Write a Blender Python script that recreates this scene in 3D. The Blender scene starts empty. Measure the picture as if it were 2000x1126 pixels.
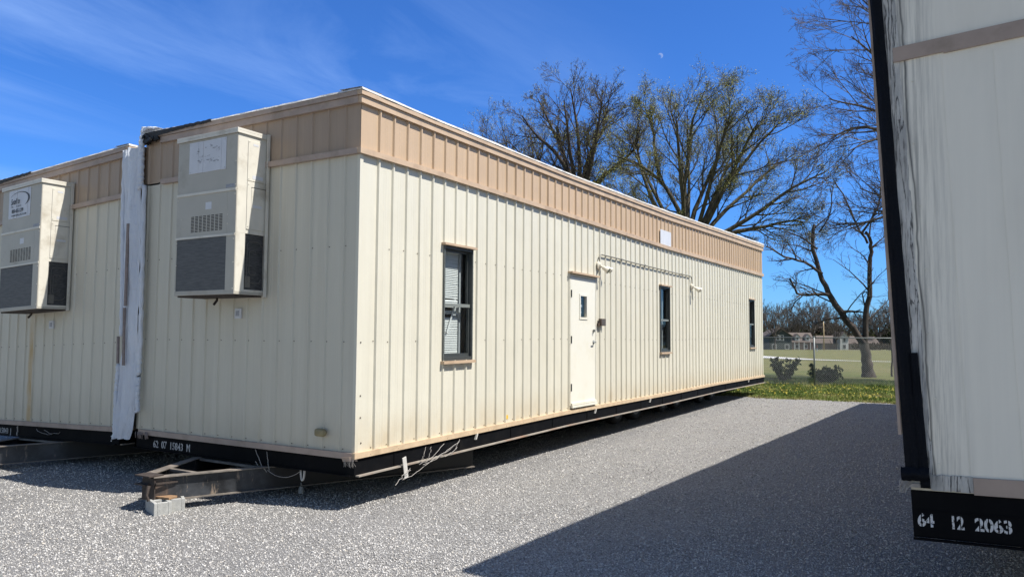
import bpy, bmesh, math, random
import numpy as np
from mathutils import Vector, Matrix, noise as mnoise
R = math.radians
sc = bpy.context.scene
col = sc.collection
random.seed(7)

# ------------------------------------------------------------------ camera
cam_d = bpy.data.cameras.new('camera')
cam = bpy.data.objects.new('camera', cam_d)
col.objects.link(cam)
YAW, PITCH, ROLL = 0.5349, 0.0633, 0.0063
fw = Vector((math.cos(PITCH) * math.cos(YAW), math.cos(PITCH) * math.sin(YAW), math.sin(PITCH)))
rt = fw.cross(Vector((0, 0, 1))).normalized()
up = rt.cross(fw)
rt2 = rt * math.cos(ROLL) + up * math.sin(ROLL)
up2 = up * math.cos(ROLL) - rt * math.sin(ROLL)
m = Matrix((rt2, up2, -fw)).transposed().to_4x4()
m.translation = Vector((-5.7149, -5.2112, 1.2376))
cam.matrix_world = m
cam_d.sensor_width = 36
cam_d.lens = 1457.76 / 2000 * 36
cam_d.clip_start = 0.05
cam_d.clip_end = 3000
sc.camera = cam
FW = Vector((fw.x, fw.y, 0)).normalized()      # level view direction, for spreading the trees
RT = rt.copy()

# ------------------------------------------------------------------ light
SUN = Vector((0.135, -0.65, 1.0)).normalized()
EL = math.asin(SUN.z)
AZ = math.atan2(SUN.x, SUN.y)
w = bpy.data.worlds.new('World'); sc.world = w; w.use_nodes = True
nt = w.node_tree; N = nt.nodes; Lk = nt.links
for n in list(N): N.remove(n)
out = N.new('ShaderNodeOutputWorld'); bg = N.new('ShaderNodeBackground')
sky = N.new('ShaderNodeTexSky'); sky.sky_type = 'NISHITA'; sky.sun_disc = False
sky.sun_elevation = EL; sky.sun_rotation = AZ; sky.altitude = 200
sky.air_density = 1.0; sky.dust_density = 0.35; sky.ozone_density = 4.5
bg.inputs['Strength'].default_value = 0.087
tc = N.new('ShaderNodeTexCoord')
def wn(t, **k):
    n = N.new(t)
    for a, b in k.items(): setattr(n, a, b)
    return n
def wmath(op, a, b=None, c=None):
    n = wn('ShaderNodeMath', operation=op)
    for i, v in enumerate((a, b, c)):
        if v is None: continue
        if hasattr(v, 'is_output'): Lk.new(v, n.inputs[i])
        else: n.inputs[i].default_value = v
    return n.outputs[0]
# cirrus: noise over a flat cloud layer (direction divided by its height)
sep = wn('ShaderNodeSeparateXYZ'); Lk.new(tc.outputs['Generated'], sep.inputs[0])
zz = wmath('MAXIMUM', wmath('ADD', sep.outputs[2], 0.06), 0.03)
px = wmath('DIVIDE', sep.outputs[0], zz); py = wmath('DIVIDE', sep.outputs[1], zz)
cmb = wn('ShaderNodeCombineXYZ'); Lk.new(px, cmb.inputs[0]); Lk.new(py, cmb.inputs[1])
mp = wn('ShaderNodeMapping'); Lk.new(cmb.outputs[0], mp.inputs[0])
mp.inputs['Rotation'].default_value = (0, 0, R(-52)); mp.inputs['Scale'].default_value = (0.55, 1.9, 1)
nz = wn('ShaderNodeTexNoise'); Lk.new(mp.outputs[0], nz.inputs['Vector'])
nz.inputs['Scale'].default_value = 0.75; nz.inputs['Detail'].default_value = 9
nz.inputs['Roughness'].default_value = 0.62; nz.inputs['Distortion'].default_value = 0.9
cr = wn('ShaderNodeMapRange'); Lk.new(nz.outputs[0], cr.inputs[0])
cr.inputs[1].default_value = 0.42; cr.inputs[2].default_value = 0.80
nz2 = wn('ShaderNodeTexNoise'); Lk.new(cmb.outputs[0], nz2.inputs['Vector'])
nz2.inputs['Scale'].default_value = 0.5; nz2.inputs['Detail'].default_value = 2
cr2 = wn('ShaderNodeMapRange'); Lk.new(nz2.outputs[0], cr2.inputs[0])
cr2.inputs[1].default_value = 0.35; cr2.inputs[2].default_value = 0.65
# thicker towards the north-west, clear over the trees
dt = wn('ShaderNodeVectorMath', operation='DOT_PRODUCT')
Lk.new(tc.outputs['Generated'], dt.inputs[0]); dt.inputs[1].default_value = Vector((0.52, 0.80, 0.30)).normalized()
cr3 = wn('ShaderNodeMapRange'); Lk.new(dt.outputs['Value'], cr3.inputs[0])
cr3.inputs[1].default_value = 0.80; cr3.inputs[2].default_value = 0.99; cr3.inputs[3].default_value = 0.02
cl = wmath('MULTIPLY', wmath('MULTIPLY', cr.outputs[0], cr2.outputs[0]), cr3.outputs[0])
cl = wmath('MULTIPLY', cl, 0.72)
# deep clear blue in the north-east, added warm tint elsewhere lights the shaded walls
vd = wn('ShaderNodeVectorMath', operation='DOT_PRODUCT')
Lk.new(tc.outputs['Generated'], vd.inputs[0]); vd.inputs[1].default_value = (0.83, 0.46, 0.32)
vm = wn('ShaderNodeMapRange'); vm.interpolation_type = 'SMOOTHSTEP'; Lk.new(vd.outputs['Value'], vm.inputs[0])
vm.inputs[1].default_value = 0.0; vm.inputs[2].default_value = 0.65
tcol = wn('ShaderNodeMix', data_type='RGBA'); Lk.new(vm.outputs[0], tcol.inputs[0])
tcol.inputs[6].default_value = (1.05, .98, .92, 1); tcol.inputs[7].default_value = (0.37, 0.75, 1.32, 1)
tint = wn('ShaderNodeMix', data_type='RGBA', blend_type='MULTIPLY'); tint.inputs[0].default_value = 1.0
Lk.new(sky.outputs[0], tint.inputs[6]); Lk.new(tcol.outputs[2], tint.inputs[7])
mx = wn('ShaderNodeMix', data_type='RGBA'); Lk.new(cl, mx.inputs[0])
Lk.new(tint.outputs[2], mx.inputs[6]); mx.inputs[7].default_value = (3.6, 5.4, 9.2, 1)
# the day moon: a thin crescent
def disc(vec, rad, soft):
    d = wn('ShaderNodeVectorMath', operation='DISTANCE')
    Lk.new(tc.outputs['Generated'], d.inputs[0]); d.inputs[1].default_value = vec
    r_ = wn('ShaderNodeMapRange'); Lk.new(d.outputs['Value'], r_.inputs[0])
    r_.inputs[1].default_value = rad - soft; r_.inputs[2].default_value = rad
    r_.inputs[3].default_value = 1; r_.inputs[4].default_value = 0
    return r_.outputs[0]
def pixdir(x, y):
    return (fw + rt2 * ((x - 1000) / 1457.76) - up2 * ((y - 563) / 1457.76)).normalized()
mdir = pixdir(1290, 109); mdir2 = pixdir(1286.6, 111.5)
moon = wmath('MULTIPLY', disc(mdir, 0.0036, 0.0008), wmath('SUBTRACT', 1.0, disc(mdir2, 0.0040, 0.0018)))
moon = wmath('MULTIPLY', moon, 0.30)
mx2 = wn('ShaderNodeMix', data_type='RGBA'); Lk.new(moon, mx2.inputs[0])
Lk.new(mx.outputs[2], mx2.inputs[6]); mx2.inputs[7].default_value = (5.5, 6.2, 7.5, 1)
Lk.new(mx2.outputs[2], bg.inputs['Color']); Lk.new(bg.outputs[0], out.inputs[0])

sd = bpy.data.lights.new('sun', 'SUN'); sd.energy = 4.8; sd.angle = R(0.5); sd.color = (1.0, 0.955, 0.88)
so = bpy.data.objects.new('sun', sd); col.objects.link(so)
so.rotation_euler = SUN.to_track_quat('Z', 'Y').to_euler(); so.location = (0, -20, 30)
sc.view_settings.view_transform = 'Standard'; sc.view_settings.look = 'None'
sc.view_settings.exposure = 0.64; sc.view_settings.gamma = 1.0; sc.view_settings.use_curve_mapping = False
sc.render.film_transparent = False
sc.cycles.max_bounces = 8; sc.cycles.transparent_max_bounces = 24; sc.cycles.diffuse_bounces = 4

# ------------------------------------------------------------------ materials
class Mat:
    def __init__(s, name):
        s.m = bpy.data.materials.new(name); s.m.use_nodes = True
        s.t = s.m.node_tree; s.N = s.t.nodes; s.b = s.N['Principled BSDF']; s.o = s.N['Material Output']
        s.geo = s.N.new('ShaderNodeNewGeometry')
    def link(s, a, b): s.t.links.new(a, b)
    def val(s, sock, v):
        if hasattr(v, 'is_output'): s.link(v, sock)
        else: sock.default_value = v
    def pos(s, scale=(1, 1, 1), rot=(0, 0, 0)):
        n = s.N.new('ShaderNodeMapping'); s.link(s.geo.outputs['Position'], n.inputs[0])
        n.inputs['Scale'].default_value = scale; n.inputs['Rotation'].default_value = rot
        return n.outputs[0]
    def noise(s, scale, detail=4, rough=.55, vec=None, dist=0):
        n = s.N.new('ShaderNodeTexNoise'); s.link(vec or s.geo.outputs['Position'], n.inputs['Vector'])
        n.inputs['Scale'].default_value = scale; n.inputs['Detail'].default_value = detail
        n.inputs['Roughness'].default_value = rough; n.inputs['Distortion'].default_value = dist
        return n.outputs[0]
    def vor(s, scale, out='Distance', vec=None, feature='F1', rnd=1):
        n = s.N.new('ShaderNodeTexVoronoi'); s.link(vec or s.geo.outputs['Position'], n.inputs['Vector'])
        n.feature = feature; n.inputs['Scale'].default_value = scale; n.inputs['Randomness'].default_value = rnd
        return n.outputs[out]
    def rng(s, v, a, b, c=0., d=1., smooth=False):
        n = s.N.new('ShaderNodeMapRange'); s.link(v, n.inputs[0])
        if smooth: n.interpolation_type = 'SMOOTHSTEP'
        for i, x in enumerate((a, b, c, d)): n.inputs[i + 1].default_value = x
        return n.outputs[0]
    def mul(s, a, b, op='MULTIPLY'):
        n = s.N.new('ShaderNodeMath'); n.operation = op
        s.val(n.inputs[0], a); s.val(n.inputs[1], b); return n.outputs[0]
    def mix(s, f, a, b, blend='MIX'):
        n = s.N.new('ShaderNodeMix'); n.data_type = 'RGBA'; n.blend_type = blend
        s.val(n.inputs[0], f)
        s.val(n.inputs[6], a if hasattr(a, 'is_output') else (*a, 1)); s.val(n.inputs[7], b if hasattr(b, 'is_output') else (*b, 1))
        return n.outputs[2]
    def xyz(s, i):
        n = s.N.new('ShaderNodeSeparateXYZ'); s.link(s.geo.outputs['Position'], n.inputs[0]); return n.outputs[i]
    def bump(s, h, strength=.3, dist=.01):
        n = s.N.new('ShaderNodeBump'); s.link(h, n.inputs['Height'])
        n.inputs['Strength'].default_value = strength; n.inputs['Distance'].default_value = dist
        s.link(n.outputs[0], s.b.inputs['Normal'])
    def done(s, c=None, rough=.6, metal=0., spec=.5):
        if c is not None: s.val(s.b.inputs['Base Color'], c if hasattr(c, 'is_output') else (*c, 1))
        s.val(s.b.inputs['Roughness'], rough); s.b.inputs['Metallic'].default_value = metal
        s.b.inputs['Specular IOR Level'].default_value = spec
        return s.m

def simple(name, c, rough=.6, metal=0., var=.15, nscale=6, bump=0, spec=.5, dirt=None, dscale=2.):
    k = Mat(name)
    dark = tuple(x * (1 - var) for x in c)
    cc = k.mix(k.rng(k.noise(nscale, 5), .3, .7), dark, c)
    if dirt:
        cc = k.mix(k.mul(k.rng(k.noise(dscale, 6, .65), .52, .72), .7), cc, dirt)
    if bump: k.bump(k.noise(nscale * 6, 3), .4, bump)
    return k.done(cc, rough, metal, spec)

def siding(name, c, dirt, zbase, stain=None, low=.6):
    """painted ribbed steel: rain streaks, a grubby foot, oil-canning"""
    k = Mat(name)
    st = k.noise(1, 6, .6, k.pos((9, 9, .35)))
    fine = k.noise(1, 4, .6, k.pos((45, 45, 1.2)))
    big = k.noise(.9, 3)
    cc = k.mix(k.rng(st, .35, .75), c, tuple(a * .86 + b * .07 for a, b in zip(c, dirt)))
    cc = k.mix(k.mul(k.rng(fine, .5, .8), .35), cc, tuple(x * .80 for x in c))
    cc = k.mix(k.mul(k.rng(big, .35, .65), .25), cc, tuple(x * .9 for x in c))
    pn = k.N.new('ShaderNodeTexWhiteNoise'); pn.noise_dimensions = '1D'
    k.link(k.mul(k.mul(k.mul(k.xyz(0), k.xyz(1), 'ADD'), .282, 'SUBTRACT'), .9548, 'DIVIDE'), k_in := k.N.new('ShaderNodeMath').inputs[0]); k_in.node.operation = 'FLOOR'
    k.link(k_in.node.outputs[0], pn.inputs['W'])
    cc = k.mix(k.mul(pn.outputs[0], .16), cc, tuple(x * .72 for x in c))
    # splash dirt rising from the foot
    z = k.xyz(2)
    foot = k.rng(z, zbase, zbase + .55, 1, 0, True)
    foot = k.mul(foot, k.rng(k.noise(3.5, 6, .7, k.pos((1, 1, .5))), .3, .7, .15, 1))
    cc = k.mix(k.mul(foot, low), cc, dirt)
    # small scuffs and chips
    sc_ = k.rng(k.noise(1, 3, .5, k.pos((7, 7, 3))), .74, .80)
    cc = k.mix(k.mul(sc_, .35), cc, (.22, .20, .16))
    if stain:
        y0, wd, z1, sc2 = stain
        wob = k.mul(k.noise(2.0, 3), .12)
        d = k.mul(k.mul(k.mul(k.xyz(1), wob, 'ADD'), y0 + .06, 'SUBTRACT'), 1., 'MULTIPLY')
        a = k.mul(d, d)
        g = k.rng(a, 0, wd * wd, 1, 0, True)
        g = k.mul(k.mul(g, k.rng(z, z1 - .5, z1 + .3, 1, 0)), k.rng(k.noise(6, 5, .7, k.pos((1, 1, .4))), .3, .7, .35, 1))
        cc = k.mix(g, cc, sc2)
    k.bump(k.mul(k.noise(1, 2, .5, k.pos((3, 3, 1.4))), k.mul(k.noise(25, 3), .06), 'ADD'), .45, .03)
    return k.done(cc, .42, 0, .4)

CREAM = (.64, .615, .515); TAN = (.51, .375, .25)
M = {}
M['cream'] = siding('cream painted steel', CREAM, (.44, .33, .18), .02)
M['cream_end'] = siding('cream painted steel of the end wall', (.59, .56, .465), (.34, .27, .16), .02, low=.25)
M['cream_left'] = siding('cream painted steel of the neighbour', (.59, .56, .465), (.34, .27, .16), .02, stain=(6.15, .10, 1.5, (.42, .27, .09)), low=.3)
M['tan'] = siding('tan painted steel', TAN, (.30, .21, .14), .0, low=0)
M['tan_end'] = siding('darker tan steel', (.38, .285, .205), (.2, .16, .12), .0, low=0)  # darker copy of the tan, used on the end fascia
M['tan_trim'] = simple('tan trim', (.53, .39, .265), .5, var=.2, nscale=5, dirt=(.30, .21, .14), dscale=3)
M['tan_trim_end'] = simple('darker tan trim', (.41, .32, .265), .55, var=.2, nscale=5, dirt=(.2, .16, .12), dscale=3)  # darker copy of the tan trim, used on the ends
M['base_trim'] = simple('base trim', (.60, .455, .30), .55, var=.2, nscale=9, dirt=(.33, .23, .14), dscale=5)
M['membrane'] = simple('white roof membrane', (.74, .72, .68), .7, var=.25, nscale=8, bump=.02, dirt=(.3, .28, .25), dscale=6)
M['tar'] = simple('black roof tar', (.018, .017, .017), .55, var=.5, nscale=20, bump=.03)
M['frame'] = simple('black chassis paint', (.0045, .005, .0065), .7, var=.4, nscale=5, dirt=(.011, .0105, .0105), dscale=3, spec=.08)
M['flange'] = simple('rusty sunlit flange', (.36, .32, .27), .6, var=.35, nscale=9, dirt=(.30, .14, .07), dscale=1.7)  # sun on the rail's lower edge put into the pale tan, plus rust
M['rust'] = simple('rusty steel', (.065, .048, .040), .8, var=.5, nscale=20, bump=.01, dirt=(.03, .028, .027), dscale=9)
k = Mat('worn tongue paint')
worn = k.rng(k.mul(k.xyz(0), k.mul(k.noise(8, 3), .12), 'ADD'), -.02, .10, 1, 0)
cc = k.mix(k.mul(k.rng(k.noise(3, 6, .7), .36, .62), worn), (.004, .0045, .006), (.045, .049, .056))
cc = k.mix(k.mul(k.rng(k.noise(1.0, 6, .7, k.pos((16, 16, 3))), .58, .70), worn), cc, (.30, .23, .17))
cc = k.mix(k.mul(k.rng(k.xyz(0), -1.0, -.82, 1, 0), k.rng(k.noise(9, 4), .35, .6)), cc, (.12, .08, .055))
M['tongue'] = k.done(cc, .5)
M['tongue_flange'] = simple('worn lit tongue flange', (.20, .175, .15), .6, var=.5, nscale=12, dirt=(.35, .29, .24), dscale=4)  # paler than the web: lit edges of the beams put into the colour
M['hvac'] = simple('grey beige cabinet', (.44, .415, .355), .45, var=.10, nscale=2.5, dirt=(.27, .235, .18), dscale=1.6)
M['hvac_cap'] = simple('pale cabinet steel', (.66, .63, .55), .45, var=.12, nscale=4, dirt=(.35, .30, .22), dscale=3)  # pale steel, lightened further to carry the sun on the side panel
M['coil_tube'] = simple('dull copper tube', (.16, .15, .13), .5, var=.2)
M['dark'] = simple('dark void', (.012, .012, .013), .8, var=.2)
M['screw'] = simple('dark screw', (.10, .08, .06), .5, var=.3)
M['white_sign'] = simple('white plastic sign', (.60, .61, .64), .4, var=.08, nscale=5)
M['black_ink'] = simple('black ink', (.02, .02, .024), .5, var=.3)
M['grey_ink'] = simple('faded ink', (.36, .37, .40), .5, var=.3, nscale=30)
M['stencil'] = simple('white stencil paint', (.62, .62, .62), .7, var=.35, nscale=25, dirt=(.12, .12, .12), dscale=30)
M['white_door'] = simple('white door paint', (.72, .70, .61), .4, var=.05, nscale=2, dirt=(.66, .62, .50), dscale=2.5)
M['win_frame'] = simple('dark bronze frame', (.055, .062, .062), .4, var=.2)
M['win_rail'] = simple('grey green window rail', (.20, .22, .205), .4, var=.2)
M['blind'] = simple('white blind slats', (.72, .72, .70), .5, var=.1)
M['inner'] = simple('interior panelling', (.30, .31, .31), .7, var=.2)
M['inner_white'] = simple('interior white jamb', (.45, .47, .48), .6, var=.1)
M['steel'] = simple('galvanised steel', (.22, .235, .235), .5, metal=.3, var=.2, nscale=20)
M['conduit'] = simple('painted conduit', (.26, .25, .21), .5, var=.2)
M['lamp_white'] = simple('beige lamp casting', (.66, .62, .52), .4, var=.08)
M['lens'] = simple('lamp lens', (.35, .34, .30), .15, var=.2, spec=.8)
M['vent'] = simple('aged yellow plastic', (.30, .25, .13), .6, var=.3, nscale=14)
M['yellow'] = simple('yellow sticker', (.78, .50, .03), .5, var=.2, nscale=60)
M['brown_box'] = simple('brown keypad box', (.085, .06, .045), .5, var=.2)
M['wood'] = simple('weathered lumber', (.33, .20, .11), .8, var=.35, nscale=18, bump=.01)
M['batten'] = simple('grey brown batten', (.27, .22, .20), .8, var=.4, nscale=14)
M['block'] = simple('concrete block', (.43, .43, .41), .9, var=.25, nscale=30, bump=.01)
M['rubber'] = simple('tyre rubber', (.022, .022, .023), .8, var=.3, nscale=12)
M['rim'] = simple('wheel rim', (.10, .10, .10), .5, var=.3)
M['strap'] = simple('white strap', (.62, .60, .56), .7, var=.2, nscale=20)
M['wire'] = simple('pale bare wire', (.40, .37, .34), .6, var=.3, nscale=30)
M['black_plastic'] = simple('black plastic sheeting', (.0045, .006, .010), .75, spec=.15, var=.3, nscale=8, bump=.02)
M['pole'] = simple('pale timber pole', (.50, .38, .22), .8)
M['asphalt_far'] = simple('pale road', (.34, .34, .33), .9, var=.1)
M['path'] = simple('concrete path', (.56, .55, .52), .9, var=.1)

def mesh_mat():
    k = Mat('screen mesh')
    v = k.mul(k.rng(k.noise(1, 2, .5, k.pos((8, 8, 260))), .45, .55), .5)
    cc = k.mix(v, (.065, .067, .069), (.14, .14, .138))
    return k.done(cc, .6)
M['grille'] = mesh_mat()
k = Mat('coil fins')
cc = k.mix(k.rng(k.noise(1, 2, .5, k.pos((20, 20, 300))), .4, .6), (.03, .032, .034), (.09, .09, .092))
M['coil'] = k.done(cc, .55, .2)

k = Mat('window glass')
for n in list(k.N):
    if n != k.o: k.N.remove(n)
tr = k.N.new('ShaderNodeBsdfTransparent'); tr.inputs[0].default_value = (.86, .90, .90, 1)
gl = k.N.new('ShaderNodeBsdfGlossy'); gl.inputs['Roughness'].default_value = .03
fr = k.N.new('ShaderNodeFresnel'); k.geo = k.N.new('ShaderNodeNewGeometry')
k.link(k.rng(k.geo.outputs['Backfacing'], 0, 1, 1.5, 1 / 1.5), fr.inputs[0])
ms = k.N.new('ShaderNodeMixShader'); k.link(fr.outputs[0], ms.inputs[0]); k.link(tr.outputs[0], ms.inputs[1]); k.link(gl.outputs[0], ms.inputs[2])
k.link(ms.outputs[0], k.o.inputs[0])
M['glass'] = k.m

def bark(name, a, b):
    k = Mat(name)
    cc = k.mix(k.rng(k.noise(6, 5, .6, k.pos((1, 1, .35))), .35, .65), a, b)
    k.bump(k.noise(14, 4, .6, k.pos((1, 1, .3))), .6, .03)
    return k.done(cc, .9)
M['bark'] = bark('grey brown bark', (.030, .023, .019), (.085, .066, .054))
M['bark_moss'] = bark('mossy bark', (.036, .030, .020), (.10, .088, .055))
M['bark_pale'] = bark('pale grey bark', (.042, .035, .030), (.115, .093, .078))
M['bark_far'] = bark('far bark', (.065, .056, .050), (.135, .118, .105))
def leafmat(name, a, b):
    k = Mat(name)
    n = k.N.new('ShaderNodeObjectInfo')
    cc = k.mix(k.rng(k.noise(1.3, 3), .35, .65), a, b)
    m_ = k.done(cc, .8, 0, .08)
    return m_
M['bud'] = leafmat('yellow green buds', (.40, .39, .13), (.27, .28, .09))
M['leaf_dark'] = leafmat('dark evergreen leaves', (.012, .022, .010), (.035, .05, .022))
M['leaf_olive'] = leafmat('olive foliage', (.07, .085, .03), (.12, .13, .05))
M['leaf_brown'] = leafmat('brown winter scrub', (.055, .043, .030), (.10, .078, .055))

# ground materials
def ground_mat():
    k = Mat('pasture grass')
    big = k.noise(.035, 4); mid = k.noise(.35, 6, .6); fine = k.noise(5, 5, .7); st = k.noise(1, 5, .6, k.pos((.15, 1.2, 1)))
    g = k.mix(k.rng(mid, .35, .65), (.085, .115, .03), (.17, .165, .06))
    dry = k.mix(k.rng(st, .35, .65), (.195, .18, .08), (.12, .14, .05))
    d = k.rng(k.xyz(0), 27, 48, 0, .85)
    cc = k.mix(k.mul(d, k.rng(big, .3, .6, .45, .8)), g, dry)
    tree_shade = k.mul(k.rng(k.mul(k.xyz(0), k.mul(k.noise(.9, 4), 2.2), 'ADD'), 25.2, 26.2), k.rng(k.mul(k.xyz(0), k.mul(k.noise(.5, 5), 6), 'ADD'), 32.5, 34.5, 1, 0))
    cc = k.mix(k.mul(tree_shade, .8), cc, (.035, .06, .014))  # tree shadow band behind the fence, painted into the grass colour
    stripe = k.rng(k.noise(1, 5, .65, k.pos((.35, .05, 1))), .42, .62)
    cc = k.mix(k.mul(k.mul(stripe, d), .55), cc, (.27, .215, .12))
    cc = k.mix(k.mul(k.rng(fine, .45, .7), .6), cc, (.045, .055, .018))
    k.bump(fine, .6, .06)
    return k.done(cc, .95, 0, .1)
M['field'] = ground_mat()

def gravel_mat():
    k = Mat('limestone gravel')
    wob = k.pos((1, 1, 1))
    cell = k.vor(95, 'Color'); edge = k.vor(95, 'Distance', feature='DISTANCE_TO_EDGE')
    cell2 = k.vor(120, 'Color')
    sx = k.N.new('ShaderNodeSeparateColor'); k.link(cell, sx.inputs[0])
    sx2 = k.N.new('ShaderNodeSeparateColor'); k.link(cell2, sx2.inputs[0])
    cr_ = k.N.new('ShaderNodeValToRGB'); k.link(sx.outputs[0], cr_.inputs[0])
    e = cr_.color_ramp.elements
    e[0].position = 0; e[0].color = (.20, .195, .19, 1); e[1].position = 1; e[1].color = (.68, .66, .64, 1)
    for p, c in ((.25, (.30, .293, .285, 1)), (.55, (.40, .39, .378, 1)), (.8, (.48, .47, .455, 1))):
        q = e.new(p); q.color = c
    cc = k.mix(k.mul(sx2.outputs[1], .5), cr_.outputs[0], (.34, .33, .318))
    cc = k.mix(k.rng(edge, .0, .07, .6, 0), cc, (.09, .086, .083))
    # worn wheel tracks and damp or dusty patches
    patch = k.noise(.55, 5, .6); tr_ = k.noise(1, 4, .6, k.pos((.16, 1.1, 1), (0, 0, .12)))
    cc = k.mix(k.mul(k.rng(tr_, .48, .68), .55), cc, (.33, .317, .30))
    cc = k.mix(k.mul(k.rng(patch, .5, .75), .35), cc, (.43, .412, .39))
    # weeds in the far part
    wd = k.mul(k.rng(k.noise(2.2, 6, .7), .66, .74), k.rng(k.xyz(0), 4, 14, 0, .6))
    cc = k.mix(wd, cc, (.10, .11, .045))
    h = k.mul(k.rng(edge, 0, .3), k.mul(sx.outputs[1], .7), 'ADD')
    k.bump(h, .9, .012)
    return k.done(cc, .9, 0, .25)
M['gravel'] = gravel_mat()
k = Mat('gravel stone')
at = k.N.new('ShaderNodeAttribute'); at.attribute_name = 'shade'
cr_ = k.N.new('ShaderNodeValToRGB'); k.link(at.outputs['Fac'], cr_.inputs[0])
e = cr_.color_ramp.elements
e[0].position = 0; e[0].color = (.13, .126, .12, 1); e[1].position = 1; e[1].color = (.74, .715, .68, 1)
for p, c in ((.22, (.32, .31, .296, 1)), (.55, (.46, .447, .427, 1)), (.86, (.59, .575, .55, 1)), (.94, (.50, .45, .38, 1))):
    q = e.new(p); q.color = c
M['stone'] = k.done(k.mix(k.mul(k.noise(90, 3), .3), cr_.outputs[0], (.42, .41, .40)), .9, 0, .2)
k = Mat('grass blades')
at = k.N.new('ShaderNodeAttribute'); at.attribute_name = 'shade'
cr_ = k.N.new('ShaderNodeValToRGB'); k.link(at.outputs['Fac'], cr_.inputs[0])
e = cr_.color_ramp.elements
e[0].position = 0; e[0].color = (.05, .09, .018, 1); e[1].position = 1; e[1].color = (.34, .28, .15, 1)
q = e.new(.45); q.color = (.15, .21, .045, 1); q = e.new(.75); q.color = (.26, .26, .09, 1)
M['blade'] = k.done(cr_.outputs[0], .8, 0, .2)
M['dandelion'] = simple('dandelion yellow', (.68, .54, .07), .8, var=.2)

# ------------------------------------------------------------------ mesh helpers
class MB:
    def __init__(s, warp=None): s.v = []; s.f = []; s.mi = []; s.warp = warp
    def add(s, vs, fs, m=0):
        o = len(s.v); s.v += [tuple(p) for p in vs]
        for f in fs: s.f.append(tuple(i + o for i in f)); s.mi.append(m)
    def quad(s, a, b, c, d, m=0): s.add((a, b, c, d), ((0, 1, 2, 3),), m)
    def box(s, x0, x1, y0, y1, z0, z1, m=0, nx=1):
        for i in range(nx):
            a = x0 + (x1 - x0) * i / nx; b = x0 + (x1 - x0) * (i + 1) / nx
            vs = [(x, y, z) for x in (a, b) for y in (y0, y1) for z in (z0, z1)]
            fs = [(1, 3, 7, 5), (0, 4, 6, 2), (0, 1, 5, 4), (2, 6, 7, 3)]
            if i == 0: fs.append((0, 2, 3, 1))
            if i == nx - 1: fs.append((4, 5, 7, 6))
            s.add(vs, fs, m)
    def obox(s, c, ax, ay, az, m=0):
        """box from centre and three half-axis vectors"""
        c = Vector(c); ax = Vector(ax); ay = Vector(ay); az = Vector(az)
        vs = [c + ax * i + ay * j + az * k for i in (-1, 1) for j in (-1, 1) for k in (-1, 1)]
        s.add(vs, [(1, 3, 7, 5), (0, 4, 6, 2), (0, 1, 5, 4), (2, 6, 7, 3), (0, 2, 3, 1), (4, 5, 7, 6)], m)
    def tube(s, pts, rad, n=6, m=0, caps=True):
        pts = [Vector(p) for p in pts]
        if not hasattr(rad, '__len__'): rad = [rad] * len(pts)
        o = len(s.v); u0 = None
        for i, p in enumerate(pts):
            t = (pts[min(i + 1, len(pts) - 1)] - pts[max(i - 1, 0)])
            if t.length < 1e-9: t = Vector((0, 0, 1))
            t.normalize()
            if u0 is None: u0 = t.cross(Vector((.31, .17, .93)))
            u = (u0 - t * u0.dot(t))
            if u.length < 1e-6: u = t.cross(Vector((1, .2, 0)))
            u.normalize(); u0 = u; v = t.cross(u)
            for k in range(n):
                a = 2 * math.pi * k / n
                s.v.append(tuple(p + (u * math.cos(a) + v * math.sin(a)) * rad[i]))
        for i in range(len(pts) - 1):
            for k in range(n):
                s.f.append((o + i * n + k, o + i * n + (k + 1) % n, o + (i + 1) * n + (k + 1) % n, o + (i + 1) * n + k)); s.mi.append(m)
        if caps and n > 3:
            s.f.append(tuple(o + k for k in range(n))[::-1]); s.mi.append(m)
            e = o + (len(pts) - 1) * n
            s.f.append(tuple(e + k for k in range(n))); s.mi.append(m)
    def screw(s, p, nrm, r=.007, m=0):
        p = Vector(p); nrm = Vector(nrm)
        s.tube([p, p + nrm * .006], [r, r * .8], 6, m)
    def build(s, name, mats, parent=None, smooth=False, bevel=0, kind=None, loc=None, **tags):
        vs = s.v
        if s.warp: vs = [tuple(s.warp(*p)) for p in vs]
        o_ = Vector((0, 0, 0))
        if parent is not None:
            o_ = WL[parent.name]
        elif loc is not None: o_ = Vector(loc)
        if o_.length: vs = [(p[0] - o_.x, p[1] - o_.y, p[2] - o_.z) for p in vs]
        me = bpy.data.meshes.new(name); me.from_pydata(vs, [], s.f)
        if not isinstance(mats, (list, tuple)): mats = [mats]
        for q in mats: me.materials.append(q)
        if len(mats) > 1: me.polygons.foreach_set('material_index', s.mi)
        if smooth: me.polygons.foreach_set('use_smooth', [True] * len(me.polygons))
        ob = bpy.data.objects.new(name, me); col.objects.link(ob)
        if parent is not None: ob.parent = parent; WL[ob.name] = WL[parent.name]
        else: ob.location = o_; WL[ob.name] = o_
        if bevel:
            b = ob.modifiers.new('bevel', 'BEVEL'); b.width = bevel; b.segments = 2; b.limit_method = 'ANGLE'
        if kind: ob['kind'] = kind
        for a, b in tags.items(): ob[a] = b
        return ob
WL = {}          # base point (world) of each object's parent chain
def thing(name, loc, label, cat, group=None):
    e = bpy.data.objects.new(name, None); col.objects.link(e); e.location = loc
    e.empty_display_size = .3
    e['label'] = label; e['category'] = cat
    if group: e['group'] = group
    WL[e.name] = Vector(loc); return e

def interp(x, xs, ys):
    return float(np.interp(x, xs, ys))

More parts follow.
